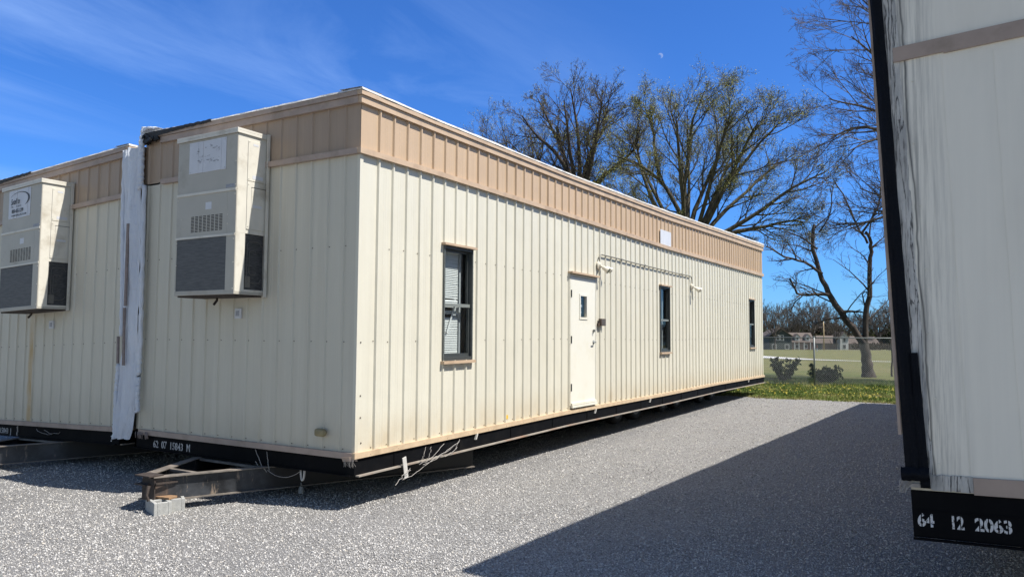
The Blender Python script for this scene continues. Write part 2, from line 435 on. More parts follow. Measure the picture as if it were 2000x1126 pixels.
def text_mesh(string, height, pos, right, upv, mat, parent, name='lettering', sx=.8, warp=None, stencil=False, bold=.0, depth=.0008, shear=0, spc=1.0, spw=1.0):
    """flat painted letters laid on a surface"""
    pos = Vector(pos); right = Vector(right).normalized(); upv = Vector(upv).normalized(); nrm = right.cross(upv)
    cu = bpy.data.curves.new(name, 'FONT'); cu.body = string; cu.size = 1.0; cu.offset = bold; cu.fill_mode = 'FRONT'; cu.shear = shear
    cu.space_character = spc; cu.space_word = spw
    to = bpy.data.objects.new(name, cu); col.objects.link(to)
    bpy.context.view_layer.update()
    me = bpy.data.meshes.new_from_object(to.evaluated_get(bpy.context.evaluated_depsgraph_get()))
    bpy.data.objects.remove(to)
    bm = bmesh.new(); bm.from_mesh(me)
    h = height / .70
    if stencil:
        # islands = characters; cut the bridges out
        bm.verts.ensure_lookup_table(); seen = set(); isl = []
        for v in bm.verts:
            if v in seen: continue
            st = [v]; seen.add(v); g = []
            while st:
                a = st.pop(); g.append(a)
                for e_ in a.link_edges:
                    b_ = e_.other_vert(a)
                    if b_ not in seen: seen.add(b_); st.append(b_)
            isl.append((min(a.co.x for a in g), max(a.co.x for a in g)))
        for x0, x1 in isl:
            if x1 - x0 < .3: continue
            c = (x0 + x1) / 2
            for side in (-.035, .035):
                geom = bm.verts[:] + bm.edges[:] + bm.faces[:]
                bmesh.ops.bisect_plane(bm, geom=geom, plane_co=(c + side, 0, 0), plane_no=(1, 0, 0))
            kill = [f for f in bm.faces if abs(f.calc_center_median().x - c) < .034]
            bmesh.ops.delete(bm, geom=kill, context='FACES')
    for v in bm.verts:
        p = pos + right * (v.co.x * h * sx) + upv * (v.co.y * h) + nrm * depth
        v.co = Vector(warp(*p)) if warp else p
    if parent is not None:
        for v in bm.verts: v.co -= WL[parent.name]
    bm.to_mesh(me); bm.free()
    me.materials.clear(); me.materials.append(mat)
    ob = bpy.data.objects.new(name, me); col.objects.link(ob)
    if parent is not None: ob.parent = parent; WL[ob.name] = WL[parent.name]
    return ob

# ------------------------------------------------------------------ ground
GZ = -0.55
def terrain(x, y):
    d = max(0.0, x - 27.0)
    z = GZ - .0105 * (math.sqrt(d * d + 36) - 6)
    if x > 60: z += .25 * mnoise.noise(Vector((x * .02, y * .02, 0))) * min(1, (x - 60) / 80)
    return z
def sheet(name, x0, x1, y0, y1, nx, ny, mat, dz=0, grad=1.0, edge=None, micro=0):
    xs = x0 + (x1 - x0) * np.linspace(0, 1, nx + 1) ** grad; ys = np.linspace(y0, y1, ny + 1)
    vs = []; fs = []
    for x in xs:
        for y in ys:
            xx = x
            if edge and abs(x - x1) < 1e-6: xx = x + edge(y)
            vs.append((xx, y, terrain(xx, y) + dz + (micro * mnoise.noise(Vector((xx * .9, y * .9, 3))) if micro else 0)))
    n = ny + 1
    for i in range(nx):
        for j in range(ny):
            fs.append((i * n + j, (i + 1) * n + j, (i + 1) * n + j + 1, i * n + j + 1))
    b = MB(); b.v = vs; b.f = fs; b.mi = [0] * len(fs)
    return b.build(name, mat, smooth=True, kind='structure')
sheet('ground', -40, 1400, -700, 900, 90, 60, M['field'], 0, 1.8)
def gedge(y): return .35 * mnoise.noise(Vector((y * .6, 0, 0))) + .18 * mnoise.noise(Vector((y * 2.7, 5, 0)))
sheet('gravel_yard', -38, 17.1, -35, 45, 120, 320, M['gravel'], .022, 1.0, gedge, .016)
def ribbon(name, pts, wd, mat, dz):
    b = MB()
    P = [Vector((x, y, 0)) for x, y in pts]
    rows = []
    for i, p in enumerate(P):
        t = (P[min(i + 1, len(P) - 1)] - P[max(0, i - 1)]).normalized(); n = Vector((-t.y, t.x, 0))
        ww = wd[i] if hasattr(wd, '__len__') else wd
        a = p + n * ww / 2; c = p - n * ww / 2
        rows.append(((a.x, a.y, terrain(a.x, a.y) + dz), (c.x, c.y, terrain(c.x, c.y) + dz)))
    for i in range(len(rows) - 1): b.quad(rows[i][0], rows[i][1], rows[i + 1][1], rows[i + 1][0])
    return b.build(name, mat, kind='structure')
ribbon('road', [(285 + t * -.1 * 0 + (-t) * .16, t) for t in range(-200, 260, 10)], 9.5, M['asphalt_far'], .10)
ribbon('path', [(72.5, -60), (72.5, -20), (72.3, -5), (72.0, 0), (72.8, 4), (76, 8), (82, 12), (92, 18), (110, 26), (140, 36)], [2.0, 2.0, 2.0, 2.0, 2.4, 3.2, 4.4, 5, 5.5, 6], M['path'], .06)

rng = np.random.default_rng(3)
def np_mesh(name, V, F, mat, shade=None, **tags):
    me = bpy.data.meshes.new(name)
    me.vertices.add(len(V)); me.vertices.foreach_set('co', V.astype(np.float32).ravel())
    nf, k = F.shape
    me.loops.add(nf * k); me.loops.foreach_set('vertex_index', F.astype(np.int32).ravel())
    me.polygons.add(nf); me.polygons.foreach_set('loop_start', np.arange(0, nf * k, k, dtype=np.int32))
    me.update(calc_edges=True)
    if shade is not None:
        a = me.attributes.new('shade', 'FLOAT', 'POINT'); a.data.foreach_set('value', shade.astype(np.float32))
    me.materials.append(mat)
    ob = bpy.data.objects.new(name, me); col.objects.link(ob)
    for a, b in tags.items(): ob[a] = b
    return ob
# loose stones over the near gravel
ico_v = np.array([(-.526, .851, 0), (.526, .851, 0), (-.526, -.851, 0), (.526, -.851, 0), (0, -.526, .851), (0, .526, .851), (0, -.526, -.851), (0, .526, -.851), (.851, 0, -.526), (.851, 0, .526), (-.851, 0, -.526), (-.851, 0, .526)])
ico_f = np.array([(0, 11, 5), (0, 5, 1), (0, 1, 7), (0, 7, 10), (0, 10, 11), (1, 5, 9), (5, 11, 4), (11, 10, 2), (10, 7, 6), (7, 1, 8), (3, 9, 4), (3, 4, 2), (3, 2, 6), (3, 6, 8), (3, 8, 9), (4, 9, 5), (2, 4, 11), (6, 2, 10), (8, 6, 7), (9, 8, 1)])
NS = 400000
cx, cy = -5.7149, -5.2112
uu = rng.random(NS); dd = 2.2 * (24.0 / 2.2) ** uu; aa = YAW + rng.uniform(-.78, .72, NS)
X = cx + dd * np.cos(aa); Y = cy + dd * np.sin(aa)
r_ = (.0034 + .0052 * rng.random(NS) ** 2.2) * (1 + .03 * dd)
rut = np.array([mnoise.noise(Vector((x * .22, y * 1.3 - x * .16, 0))) + .5 * mnoise.noise(Vector((x * 1.1, y * 1.1, 4))) for x, y in zip(X, Y)])
ok = (X < 16.9) & (rng.random(NS) < .95 + .5 * rut); X = X[ok]; Y = Y[ok]; r_ = r_[ok]; dd = dd[ok]; NS = len(X)
Zt = np.array([.016 * mnoise.noise(Vector((x * .9, y * .9, 3))) for x, y in zip(X, Y)]) + GZ + .022
jit = ico_v[None] * (1 + .30 * rng.standard_normal((NS, 12, 1)).clip(-1, 1))
jit = jit * np.stack([r_ * rng.uniform(.75, 1.5, NS), r_ * rng.uniform(.6, 1.1, NS), r_ * rng.uniform(.45, .85, NS)], 1)[:, None, :]
q = rng.standard_normal((NS, 4)); q[:, 1:3] *= .35; q /= np.linalg.norm(q, axis=1)[:, None]
w_, x_, y_, z_ = q.T
Rm = np.stack([1 - 2 * (y_**2 + z_**2), 2 * (x_ * y_ - z_ * w_), 2 * (x_ * z_ + y_ * w_), 2 * (x_ * y_ + z_ * w_), 1 - 2 * (x_**2 + z_**2), 2 * (y_ * z_ - x_ * w_), 2 * (x_ * z_ - y_ * w_), 2 * (y_ * z_ + x_ * w_), 1 - 2 * (x_**2 + y_**2)], 1).reshape(NS, 3, 3)
V = np.einsum('nij,nkj->nki', Rm, jit) + np.stack([X, Y, Zt + r_ * .25], 1)[:, None, :]
F = (ico_f[None] + (np.arange(NS) * 12)[:, None, None]).reshape(-1, 3)
np_mesh('gravel', V.reshape(-1, 3), F, M['stone'], np.repeat(rng.random(NS), 12), kind='stuff', label='loose grey crushed stone covering the yard', category='gravel')
# grass blades on the verge
NB = 90000
X = 16.7 + 12.5 * rng.random(NB) ** 1.1; Y = rng.uniform(-7, 7, NB)
ed = np.array([gedge(y) for y in Y]); keep = X > 17.0 + ed - .25 * rng.random(NB); X = X[keep]; Y = Y[keep]; NB = len(X)
H = (.035 + .06 * rng.random(NB)) * (1 + .6 * (np.abs(X - 24.7) < .35)); A = rng.uniform(0, 6.28, NB); W = .008 + .010 * rng.random(NB)
Zb = np.full(NB, GZ); dx = np.cos(A) * W; dy = np.sin(A) * W; lx = rng.normal(0, .03, NB); ly = rng.normal(0, .03, NB)
V = np.stack([np.stack([X - dx, Y - dy, Zb], 1), np.stack([X + dx, Y + dy, Zb], 1), np.stack([X + lx, Y + ly, Zb + H], 1)], 1)
pn = np.array([mnoise.noise(Vector((x * .8, y * .8, 7))) for x, y in zip(X, Y)])
sh = np.clip(.42 + .5 * pn + .22 * rng.standard_normal(NB) + .35 * np.clip((18.2 - X) / 1.2, 0, 1), 0, 1)
np_mesh('grass', V.reshape(-1, 3), np.arange(NB * 3).reshape(-1, 3), M['blade'], np.repeat(sh, 3), kind='stuff', label='short rough grass along the edge of the gravel', category='grass')
ND = 900
b = MB()
for i in range(ND):
    while True:
        x = random.uniform(17.9, 24.5); y = random.uniform(-7, 6)
        if mnoise.noise(Vector((x * .5, y * .5, 11))) > -.15 + random.random() * .5 - .25: break
    z = GZ + random.uniform(.05, .10); r0 = random.uniform(.008, .022)
    b.add([(x + r0 * math.cos(t), y + r0 * math.sin(t), z) for t in [k_ * 1.2566 for k_ in range(5)]] + [(x, y, z + .02)], [(0, 1, 5), (1, 2, 5), (2, 3, 5), (3, 4, 5), (4, 0, 5)])
b.build('dandelions', M['dandelion'], kind='stuff', label='yellow dandelions dotted over the grass verge', category='flowers')

# ------------------------------------------------------------------ ribbed wall
def corr_profile(s0, s1, first, pitch, h, seam_every=4, seam_at=0):
    """breakpoints (s, depth) of ribbed cladding"""
    P = [(s0, 0)]
    n = 0; s = first
    while s < s1 - .03:
        if s > s0 + .03:
            hh = h * (1.15 if n % seam_every == seam_at else 1)
            P += [(s - .020, 0), (s - .0085, hh), (s + .0085, hh), (s + .020, 0)]
            if n % seam_every == seam_at: P += [(s + .0225, .003), (s + .034, .003), (s + .0345, 0)]
        mid = s + pitch / 2
        if s0 + .05 < mid < s1 - .05:
            P += [(mid - .024, 0), (mid - .019, .0016), (mid - .013, 0), (mid + .013, 0), (mid + .019, .0016), (mid + .024, 0)]
        s += pitch; n += 1
    P.append((s1, 0))
    return P
def corr_wall(mb, o, sd_, nd, prof, z0, z1, holes=(), nz=5, m=0):
    o = Vector(o); sd_ = Vector(sd_); nd = Vector(nd)
    def dep(s):
        for (a, da), (c, dc) in zip(prof, prof[1:]):
            if a <= s <= c: return da + (dc - da) * (s - a) / max(1e-9, c - a)
        return 0
    ss = [(s, d) for s, d in prof]
    for h in holes:
        for e_ in (h[0], h[1]): ss.append((e_, dep(e_)))
    ss.sort()
    zs_all = set(z0 + (z1 - z0) * i / nz for i in range(nz + 1))
    for h in holes: zs_all |= {h[2], h[3]}
    zs_all = sorted(z for z in zs_all if z0 - 1e-6 <= z <= z1 + 1e-6)
    for (a, da), (c, dc) in zip(ss, ss[1:]):
        if c - a < 1e-6: continue
        mid = (a + c) / 2
        for za, zb in zip(zs_all, zs_all[1:]):
            zm = (za + zb) / 2
            if any(h[0] < mid < h[1] and h[2] < zm < h[3] for h in holes): continue
            p = lambda s, d, z: o + sd_ * s + nd * d + Vector((0, 0, z))
            mb.quad(p(a, da, za), p(c, dc, za), p(c, dc, zb), p(a, da, zb), m)
RIB = .021; PITCHR = .2387; RIB0 = .282

# ------------------------------------------------------------------ window and door builders (wall in the plane y = 0, facing -y)
def window(root, wp, x0, x1, z0, z1, blind=None, seedv=1):
    rnd = random.Random(seedv)
    f = MB(wp)
    t = .030
    ys = (-.020, .066)
    f.box(x0, x0 + t, *ys, z0, z1); f.box(x1 - t, x1, *ys, z0, z1)
    f.box(x0 + t, x1 - t, *ys, z0, z0 + t + .012); f.box(x0 + t, x1 - t, *ys, z1 - t, z1)
    # inner jambs and the two sashes
    zm = z0 + (z1 - z0) * .485
    for a, c, yy in ((zm + .02, z1 - t, .034), (z0 + t + .012, zm - .02, .014)):
        f.box(x0 + t, x0 + t + .022, yy, yy + .03, a, c); f.box(x1 - t - .022, x1 - t, yy, yy + .03, a, c)
    f.box(x0 + t + .022, x1 - t - .022, .014, .044, z0 + t + .012, z0 + t + .05)
    f.box(x0 + t + .022, x1 - t - .022, .034, .064, z1 - t - .03, z1 - t)
    for i in range(int((z1 - z0) / .075)):
        for xx in (x0 + .007, x1 - .007): f.screw((xx, -.020, z0 + .03 + i * .075), (0, -1, 0), .004)
    fr_ = f.build('window', M['win_frame'], root)
    r = MB(wp); r.box(x0 + t + .001, x1 - t - .001, .004, .060, zm - .02, zm + .02)
    r.box(x0 + .004, x0 + .012, -.026, -.0205, z0 + .01, z1 - .01); r.box(x1 - .018, x1 - .010, -.026, -.0205, z0 + .01, z1 - .01)
    r.build('sash_rail', M['win_rail'], fr_)
    g = MB(wp)
    for yy, a, c in ((.050, zm + .015, z1 - t - .02), (.028, z0 + t + .045, zm - .015)):
        g.quad((x0 + t + .02, yy, a), (x1 - t - .02, yy, a), (x1 - t - .02, yy, c), (x0 + t + .02, yy, c))
    g.build('pane', M['glass'], fr_)
    s = MB(wp)
    s.box(x0 - .030, x1 + .030, -.062, .0, z1 + .002, z1 + .028); 
    s.build('head_trim', M['tan_trim'], fr_)
    s = MB(wp)
    s.box(x0 - .022, x1 + .022, -.056, .0, z0 - .036, z0 - .002)
    s.build('sill', M['tan_trim'], fr_)
    # what one sees inside: jamb, blind, dark room
    j = MB(wp)
    j.box(x1 - .10, x1 - .06, .125, .20, z0 + .02, z1 - .02); j.box(x1 - .20, x1 - .13, .15, .17, z0 + .02, z1 - .10)
    j.box(x0 - .02, x1 + .02, .078, .20, z0 - .005, z0 + .012)
    j.build('inner_jamb', M['inner_white'], fr_)
    if blind:
        bx0, bx1, gaps = blind
        bl = MB(wp); z = z1 - .07
        i = 0
        while z > z0 + .07:
            fz = (z - z0) / (z1 - z0)
            if not any(a < fz < c for a, c in gaps):
                tl = .010 + rnd.uniform(-.002, .002); dz = rnd.uniform(-.0015, .0015)
                a0 = rnd.uniform(-.003, .003)
                bl.obox(((bx0 + bx1) / 2, .108, z + dz), ((bx1 - bx0) / 2, 0, a0), (0, .0060, .0112), (0, -.0004, .0003))
            z -= .0215; i += 1
        if gaps:
            zq = z0 + (z1 - z0) * .36
            bl.obox(((bx0 + bx1) / 2 + .05, .085, zq), (.075, 0, .16), (0, .002, .0), (.012, 0, -.006))
            bl.obox((bx0 + .045, .085, zq - .22), (.035, 0, -.10), (0, .002, .0), (.009, 0, .003))
        bl.box(bx0 - .005, bx1 + .005, .090, .120, z1 - .062, z1 - .035)
        bl.build('blind', M['blind'], fr_)
    return fr_

def door(root, wp, x0, x1, z0, z1):
    d = MB(wp)
    wx0, wx1, wz0, wz1 = x0 + .34, x0 + .34 + .235, z0 + 1.395, z0 + 1.395 + .345
    d.box(x0, wx0, -.024, .02, z0, z1); d.box(wx1, x1, -.024, .02, z0, z1)
    d.box(wx0, wx1, -.024, .02, z0, wz0); d.box(wx0, wx1, -.024, .02, wz1, z1)
    lf = d.build('door', M['white_door'], root)
    t = MB(wp)
    for a in (( wx0 - .035, wx0, wz0 - .035, wz1 + .035), (wx1, wx1 + .035, wz0 - .035, wz1 + .035), (wx0, wx1, wz0 - .035, wz0), (wx0, wx1, wz1, wz1 + .035)):
        t.box(a[0], a[1], -.034, -.0243, a[2], a[3])
    t.build('window_frame', M['white_door'], lf)
    g = MB(wp); g.quad((wx0, -.004, wz0), (wx1, -.004, wz0), (wx1, -.004, wz1), (wx0, -.004, wz1)); g.build('pane', M['glass'], lf)
    g = MB(wp); rr = random.Random(4)
    for i in range(9):
        zz_ = wz0 + .05 + i * .03 + rr.uniform(-.01, .01); xx = (wx0 + wx1) / 2 - .02 + rr.uniform(-.03, .03)
        g.obox((xx, .009, zz_), (.022, 0, rr.uniform(-.012, .012)), (0, .002, 0), (rr.uniform(-.008, .008), 0, .012))
    g.build('paper', M['inner_white'], lf)
    for zz_ in (z0 + .28, z0 + 1.03, z0 + 1.76):
        h = MB(wp); h.box(x0 - .008, x0 + .026, -.034, -.0245, zz_ - .055, zz_ + .055); h.tube([(x0 - .002, -.037, zz_ - .058), (x0 - .002, -.037, zz_ + .058)], .007, 8)
        h.build('hinge', M['win_frame'], lf)
    h = MB(wp); hx, hz = x1 - .075, z0 + .99
    h.tube([(hx, -.024, hz), (hx, -.034, hz)], [.034, .030], 14); h.tube([(hx, -.034, hz), (hx, -.066, hz)], .011, 8)
    h.tube([(hx, -.066, hz), (hx - .03, -.07, hz + .002), (hx - .10, -.066, hz - .008)], [.012, .010, .008], 8)
    h.build('handle', M['steel'], lf, smooth=True)
    h = MB(wp); h.tube([(hx, -.024, hz + .19), (hx, -.040, hz + .19)], [.026, .022], 14); h.obox((hx - .02, -.05, hz + .19), (.012, 0, 0), (0, .018, 0), (0, 0, .02))
    h.build('deadbolt', M['steel'], lf)
    k_ = MB(wp); k_.box(x0 - .01, x1 + .01, -.060, -.010, z0 - .040, z0 - .006); k_.box(x0, x1, -.048, -.025, z0 + .0, z0 + .035)
    k_.build('threshold', M['white_door'], lf)
    j = MB(wp)
    j.box(x0 - .045, x0 - .006, -.026, .03, z0 - .005, z1 + .045); j.box(x1 + .006, x1 + .045, -.026, .03, z0 - .005, z1 + .045)
    j.box(x0 - .006, x1 + .006, -.026, .03, z1 + .006, z1 + .045)
    for i in range(14):
        for xx in (x0 - .038, x1 + .038): j.screw((xx, -.026, z0 + .06 + i * .15), (0, -1, 0), .005)
    j.build('door_frame', M['cream'], root)
    s = MB(wp); s.box(x0 - .065, x1 + .065, -.085, 0, z1 + .050, z1 + .078); s.build('drip_cap', M['tan_trim'], root)

# ------------------------------------------------------------------ wall mounted air conditioner (on the plane x = 0, facing -x)
def air_con(root, wp, yr, sign):
    D = .42; y0, y1 = yr, yr + 1.0; z0, z1 = 1.66, 3.44
    zf1, zf2 = 2.30, 2.785
    b = MB(wp)
    # cabinet shell, open where the grilles sit
    b.box(-D, -.002, y0 + .0, y1, z0, z0 + .03)                         # floor pan
    b.box(-D, -D + .012, y0 + .14, y1, zf1, zf2 - .004); b.box(-D, -D + .012, y0, y1, zf2 + .004, z1)
    b.box(-D, -D + .012, y0, y0 + .14, zf1, zf2 - .004)
    b.box(-D, -D + .012, y0, y0 + .145, z0 + .03, zf1 - .004); b.box(-D, -D + .012, y1 - .018, y1, z0 + .03, zf1 - .004)
    b.box(-D, -D + .012, y0 + .145, y1 - .018, z0 + .03, z0 + .05)
    b.box(-D + .012, -.002, y1 - .012, y1, z0 + .03, z1)                 # far side
    b.box(-D + .05, -.002, y0 + .2, y1 - .05, z0 + .05, z1 - .05)        # innards
    ac = b.build('air_conditioner', M['hvac'], root, bevel=.003)
    s = MB(wp)   # lit side with its access panels
    s.box(-D + .012, -.002, y0, y0 + .012, zf1 + .02, z1)
    s.box(-D + .012, -D + .13, y0, y0 + .012, z0 + .03, zf1 + .02); s.box(-.03, -.002, y0, y0 + .012, z0 + .03, zf1 + .02)
    s.box(-D + .13, -.03, y0, y0 + .012, z0 + .03, z0 + .055)
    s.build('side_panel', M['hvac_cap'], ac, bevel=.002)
    s = MB(wp)
    s.box(-D + .135, -.012, y0 - .008, y0 - .0005, 2.90, z1 - .09); s.box(-D + .135, -.012, y0 - .008, y0 - .0005, zf1 + .07, 2.892)
    s.box(-D + .19, -.03, y0 - .0125, y0 - .0085, 2.60, 2.83)
    for zz_ in (z1 - .10, 2.92, 2.86, zf1 + .10): s.screw((-D + .15, y0 - .008, zz_), (0, -1, 0), .006)
    s.tube([(-D + .19, y0 - .001, zf1 + .045), (-D + .19, y0 - .004, zf1 + .045)], .011, 10)
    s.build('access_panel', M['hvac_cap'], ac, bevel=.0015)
    s = MB(wp)
    s.box(-D + .2, -D + .34, y0 - .0095, y0 - .0085, 2.925, 2.965); s.box(-D + .21, -D + .33, y0 - .0145, y0 - .0127, 2.61, 2.64)
    s.box(-D + .2, -D + .27, y0 - .0095, y0 - .0085, z1 - .14, z1 - .115)
    s.build('paper_label', M['white_sign'], ac)
    s = MB(wp); s.box(-D + .185, -.035, y0 - .0135, y0 - .0127, 2.827, 2.833); s.build('panel_slot', M['dark'], ac)
    c = MB(wp); c.box(-D - .018, .0, y0 - .018, y1 + .018, z1, z1 + .028); c.box(-D - .018, -D - .012, y0 - .018, y1 + .018, z1 - .03, z1); c.box(-D - .012, 0, y0 - .018, y0 - .012, z1 - .03, z1)
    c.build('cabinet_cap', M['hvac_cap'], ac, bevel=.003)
    # ledge strips between the front panels
    c = MB(wp)
    c.box(-D - .010, -D - .0, y0, y1, zf2 - .012, zf2 + .016); c.box(-D - .008, -D, y0, y1, zf1 - .012, zf1 + .012)
    for yy in (y0 + .02, y1 - .02):
        for zz_ in (z1 - .06, z1 - .35, zf2 + .05, zf2 - .05, zf1 - .05, 2.0, z0 + .06): c.screw((-D - .0, yy, zz_), (-1, 0, 0), .006)
    for yy in (y0 + .13, y1 - .10):
        for zz_ in (2.42, 2.52): c.screw((-D, yy, zz_), (-1, 0, 0), .006)
    c.build('panel_ledge', M['hvac_cap'], ac)
    # louvre of short slots
    c = MB(wp)
    for i in range(8):
        for j in range(11):
            ya = y0 + .215 + i * .068; za = 2.36 + j * .0165
            c.box(-D - .0012, -D + .001, ya, ya + .050, za, za + .0085)
    c.build('louvre', M['dark'], ac)
    c = MB(wp); c.box(-D + .003, -D + .008, y0 + .145, y1 - .018, z0 + .05, zf1 - .012); c.build('front_grille', M['grille'], ac)
    c = MB(wp)
    c.box(-D + .13, -.03, y0 + .016, y0 + .022, z0 + .055, zf1 + .0)
    c.box(-D + .13, -.03, y0 + .016, y0 + .022, zf1, zf1 + .02)
    c.build('side_grille', M['coil'], ac)
    c = MB(wp)   # refrigerant tubes behind the side screen
    def loop(x0_, x1_, z0_, z1_, r):
        P = []
        for (cx_, cz_, a0) in ((x1_ - r, z1_ - r, 0), (x0_ + r, z1_ - r, 90), (x0_ + r, z0_ + r, 180), (x1_ - r, z0_ + r, 270)):
            for t in range(0, 91, 30): P.append((cx_ + r * math.cos(R(a0 + t)), y0 + .010, cz_ + r * math.sin(R(a0 + t))))
        return P
    c.tube(loop(-.25, -.06, z0 + .13, zf1 - .06, .05), .003, 6); c.tube(loop(-.22, -.13, z0 + .22, zf1 - .16, .03), .003, 6)
    c.box(-.27, -.20, y0 + .011, y0 + .014, z0 + .08, z0 + .20)
    c.build('coil_tube', M['coil_tube'], ac)
    # back flange, bottom bracket, drain
    c = MB(wp); c.box(-.03, -.0195, y0 - .045, y1 + .045, z0 - .02, z1 + .03); c.box(-.055, -.031, y0 - .045, y0 - .036, z0 - .02, z1 + .03)
    c.build('wall_flange', M['hvac_cap'], ac)
    c = MB(wp); c.box(-D + .03, -.02, y0 + .02, y1 - .02, z0 - .018, z0 - .001); c.build('support_bracket', M['rust'], ac)
    c = MB(wp); c.tube([(-.22, y0 + .52, z0 - .01), (-.22, y0 + .52, z0 - .05), (-.26, y0 + .52, z0 - .10)], .014, 8); c.build('drain_pipe', M['rust'], ac)
    # maker's plate and the notice on the top panel
    c = MB(wp); c.box(-D - .004, -D, y0 + .02, y0 + .17, zf2 + .022, zf2 + .062); c.build('name_plate', M['grey_ink'], ac)
    if sign:
        sy0, sy1, sz0, sz1 = y0 + .27, y0 + .83, 2.985, 3.395
    else:
        sy0, sy1, sz0, sz1 = y0 + .18, y0 + .80, 3.02, 3.385
    c = MB(wp); n = 8
    for i in range(n):
        ya, yb = sy0 + (sy1 - sy0) * i / n, sy0 + (sy1 - sy0) * (i + 1) / n
        c.box(-D - .0045 - .003 * math.sin(i * 1.3), -D - .001, ya, yb, sz0, sz1)
    for yy in (sy0 + .02, sy1 - .02):
        for zz_ in (sz0 + .02, sz1 - .02): c.screw((-D - .006, yy, zz_), (-1, 0, 0), .006)
    sg = c.build('sign', M['white_sign'], ac)
    rd, uv = Vector((0, -1, 0)), Vector((0, 0, 1)); X0 = -D - .0085
    if sign:
        W = sy1 - sy0
        text_mesh('Satell te', .082, (X0, sy1 - .06, sz1 - .205), rd, uv, M['black_ink'], sg, sx=.60, warp=wp, bold=.012, shear=.25)
        text_mesh('The       in Space', .030, (X0, sy1 - .06, sz1 - .250), rd, uv, M['black_ink'], sg, sx=.90, warp=wp, shear=.3)
        text_mesh('800-453-1299', .052, (X0, sy1 - .09, sz1 - .330), rd, uv, M['black_ink'], sg, sx=.72, warp=wp, bold=.02)
        text_mesh('WWW.SATELLITECO.COM', .025, (X0, sy1 - .09, sz1 - .382), rd, uv, M['black_ink'], sg, sx=.90, warp=wp, bold=.02)
        # the swoosh over the name
        c = MB(wp); P = []
        yc, zc_ = (sy0 + sy1) / 2 + .00, sz1 - .150
        for i in range(33):
            t = R(152) - R(205) * i / 32
            f_ = math.sin(math.pi * min(1, max(0, i / 32)) ) ** .8
            shift = .75 if i > 14 else .4
            ro_ = Vector((math.cos(t) * .262, math.sin(t) * .112)); th = .004 + .030 * max(0, f_) * (i / 32) ** 1.2
            ri_ = ro_ * (1 - th / .16)
            P.append(((X0 - .001, yc - ro_.x, zc_ + ro_.y), (X0 - .001, yc - ri_.x, zc_ + ri_.y)))
        for (a, a2), (c2, c3) in zip(P, P[1:]): c.quad(a, c2, c3, a2)
        c.build('swoosh', M['black_ink'], sg)
    else:
        # the print has weathered away, only flecks are left
        c = MB(wp); rr = random.Random(11)
        for i in range(46):
            t = rr.random() * 6.28; rad = rr.uniform(.6, 1)
            if i < 26: yy, zz_ = (sy0 + sy1) / 2 - math.cos(t) * .20 * rad, sz1 - .13 + math.sin(t) * .08 * rad
            else: yy, zz_ = sy0 + .10 + rr.random() * .38, sz0 + .10 + rr.random() * .05
            s_ = rr.uniform(.003, .010)
            c.box(X0, X0 + .001, yy - s_ * 1.4, yy + s_ * 1.4, zz_ - s_ * .5, zz_ + s_ * .5)
        c.build('faded_print', M['grey_ink'], sg)
    c = MB(wp); c.box(-D - .002, -D, y0 + .40, y0 + .50, 2.60, 2.68); c.build('sticker', M['white_sign'], ac, label='pale faded sticker on the middle panel')
    return ac

# ------------------------------------------------------------------ mobile office
def ibeam(mb, a, c, z0, z1, fwid=.10, m=0, mf=1):
    """I beam between two plan points"""
    a = Vector((a[0], a[1], 0)); c = Vector((c[0], c[1], 0)); t = (c - a); L = t.length; t.normalize(); n = Vector((-t.y, t.x, 0)); mid = (a + c) / 2
    mb.obox(mid + Vector((0, 0, (z0 + z1) / 2)), t * L / 2, n * .005, Vector((0, 0, (z1 - z0) / 2 - .010)), m)
    mb.obox(mid + Vector((0, 0, z0 + .005)), t * (L / 2), n * fwid / 2, Vector((0, 0, .005)), mf)
    mb.obox(mid + Vector((0, 0, z1 - .005)), t * (L / 2), n * fwid / 2, Vector((0, 0, .005)), mf)

def wheels(root, wp, xs, ys, g):
    for x in xs:
        for y, s in ys:
            c = MB(wp); r = .35; prof = [(-.10, .24), (-.105, .30), (-.09, .335), (-.05, r), (.05, r), (.09, .335), (.105, .30), (.10, .24)]
            n = 28; vs = [(x + rr * math.cos(2 * math.pi * k_ / n), y + dy, g + r + rr * math.sin(2 * math.pi * k_ / n)) for k_ in range(n) for dy, rr in prof]
            p = len(prof)
            c.add(vs, [(k_ * p + j, k_ * p + j + 1, ((k_ + 1) % n) * p + j + 1, ((k_ + 1) % n) * p + j) for k_ in range(n) for j in range(p - 1)])
            wh = c.build('wheel', M['rubber'], root, smooth=True)
            c = MB(wp); sg_ = s
            c.tube([(x, y - .10, g + r), (x, y + .10, g + r)], [.245, .245], 24); c.tube([(x, y + sg_ * .10, g + r), (x, y + sg_ * .125, g + r)], [.07, .05], 12)
            c.build('rim', M['rim'], wh)

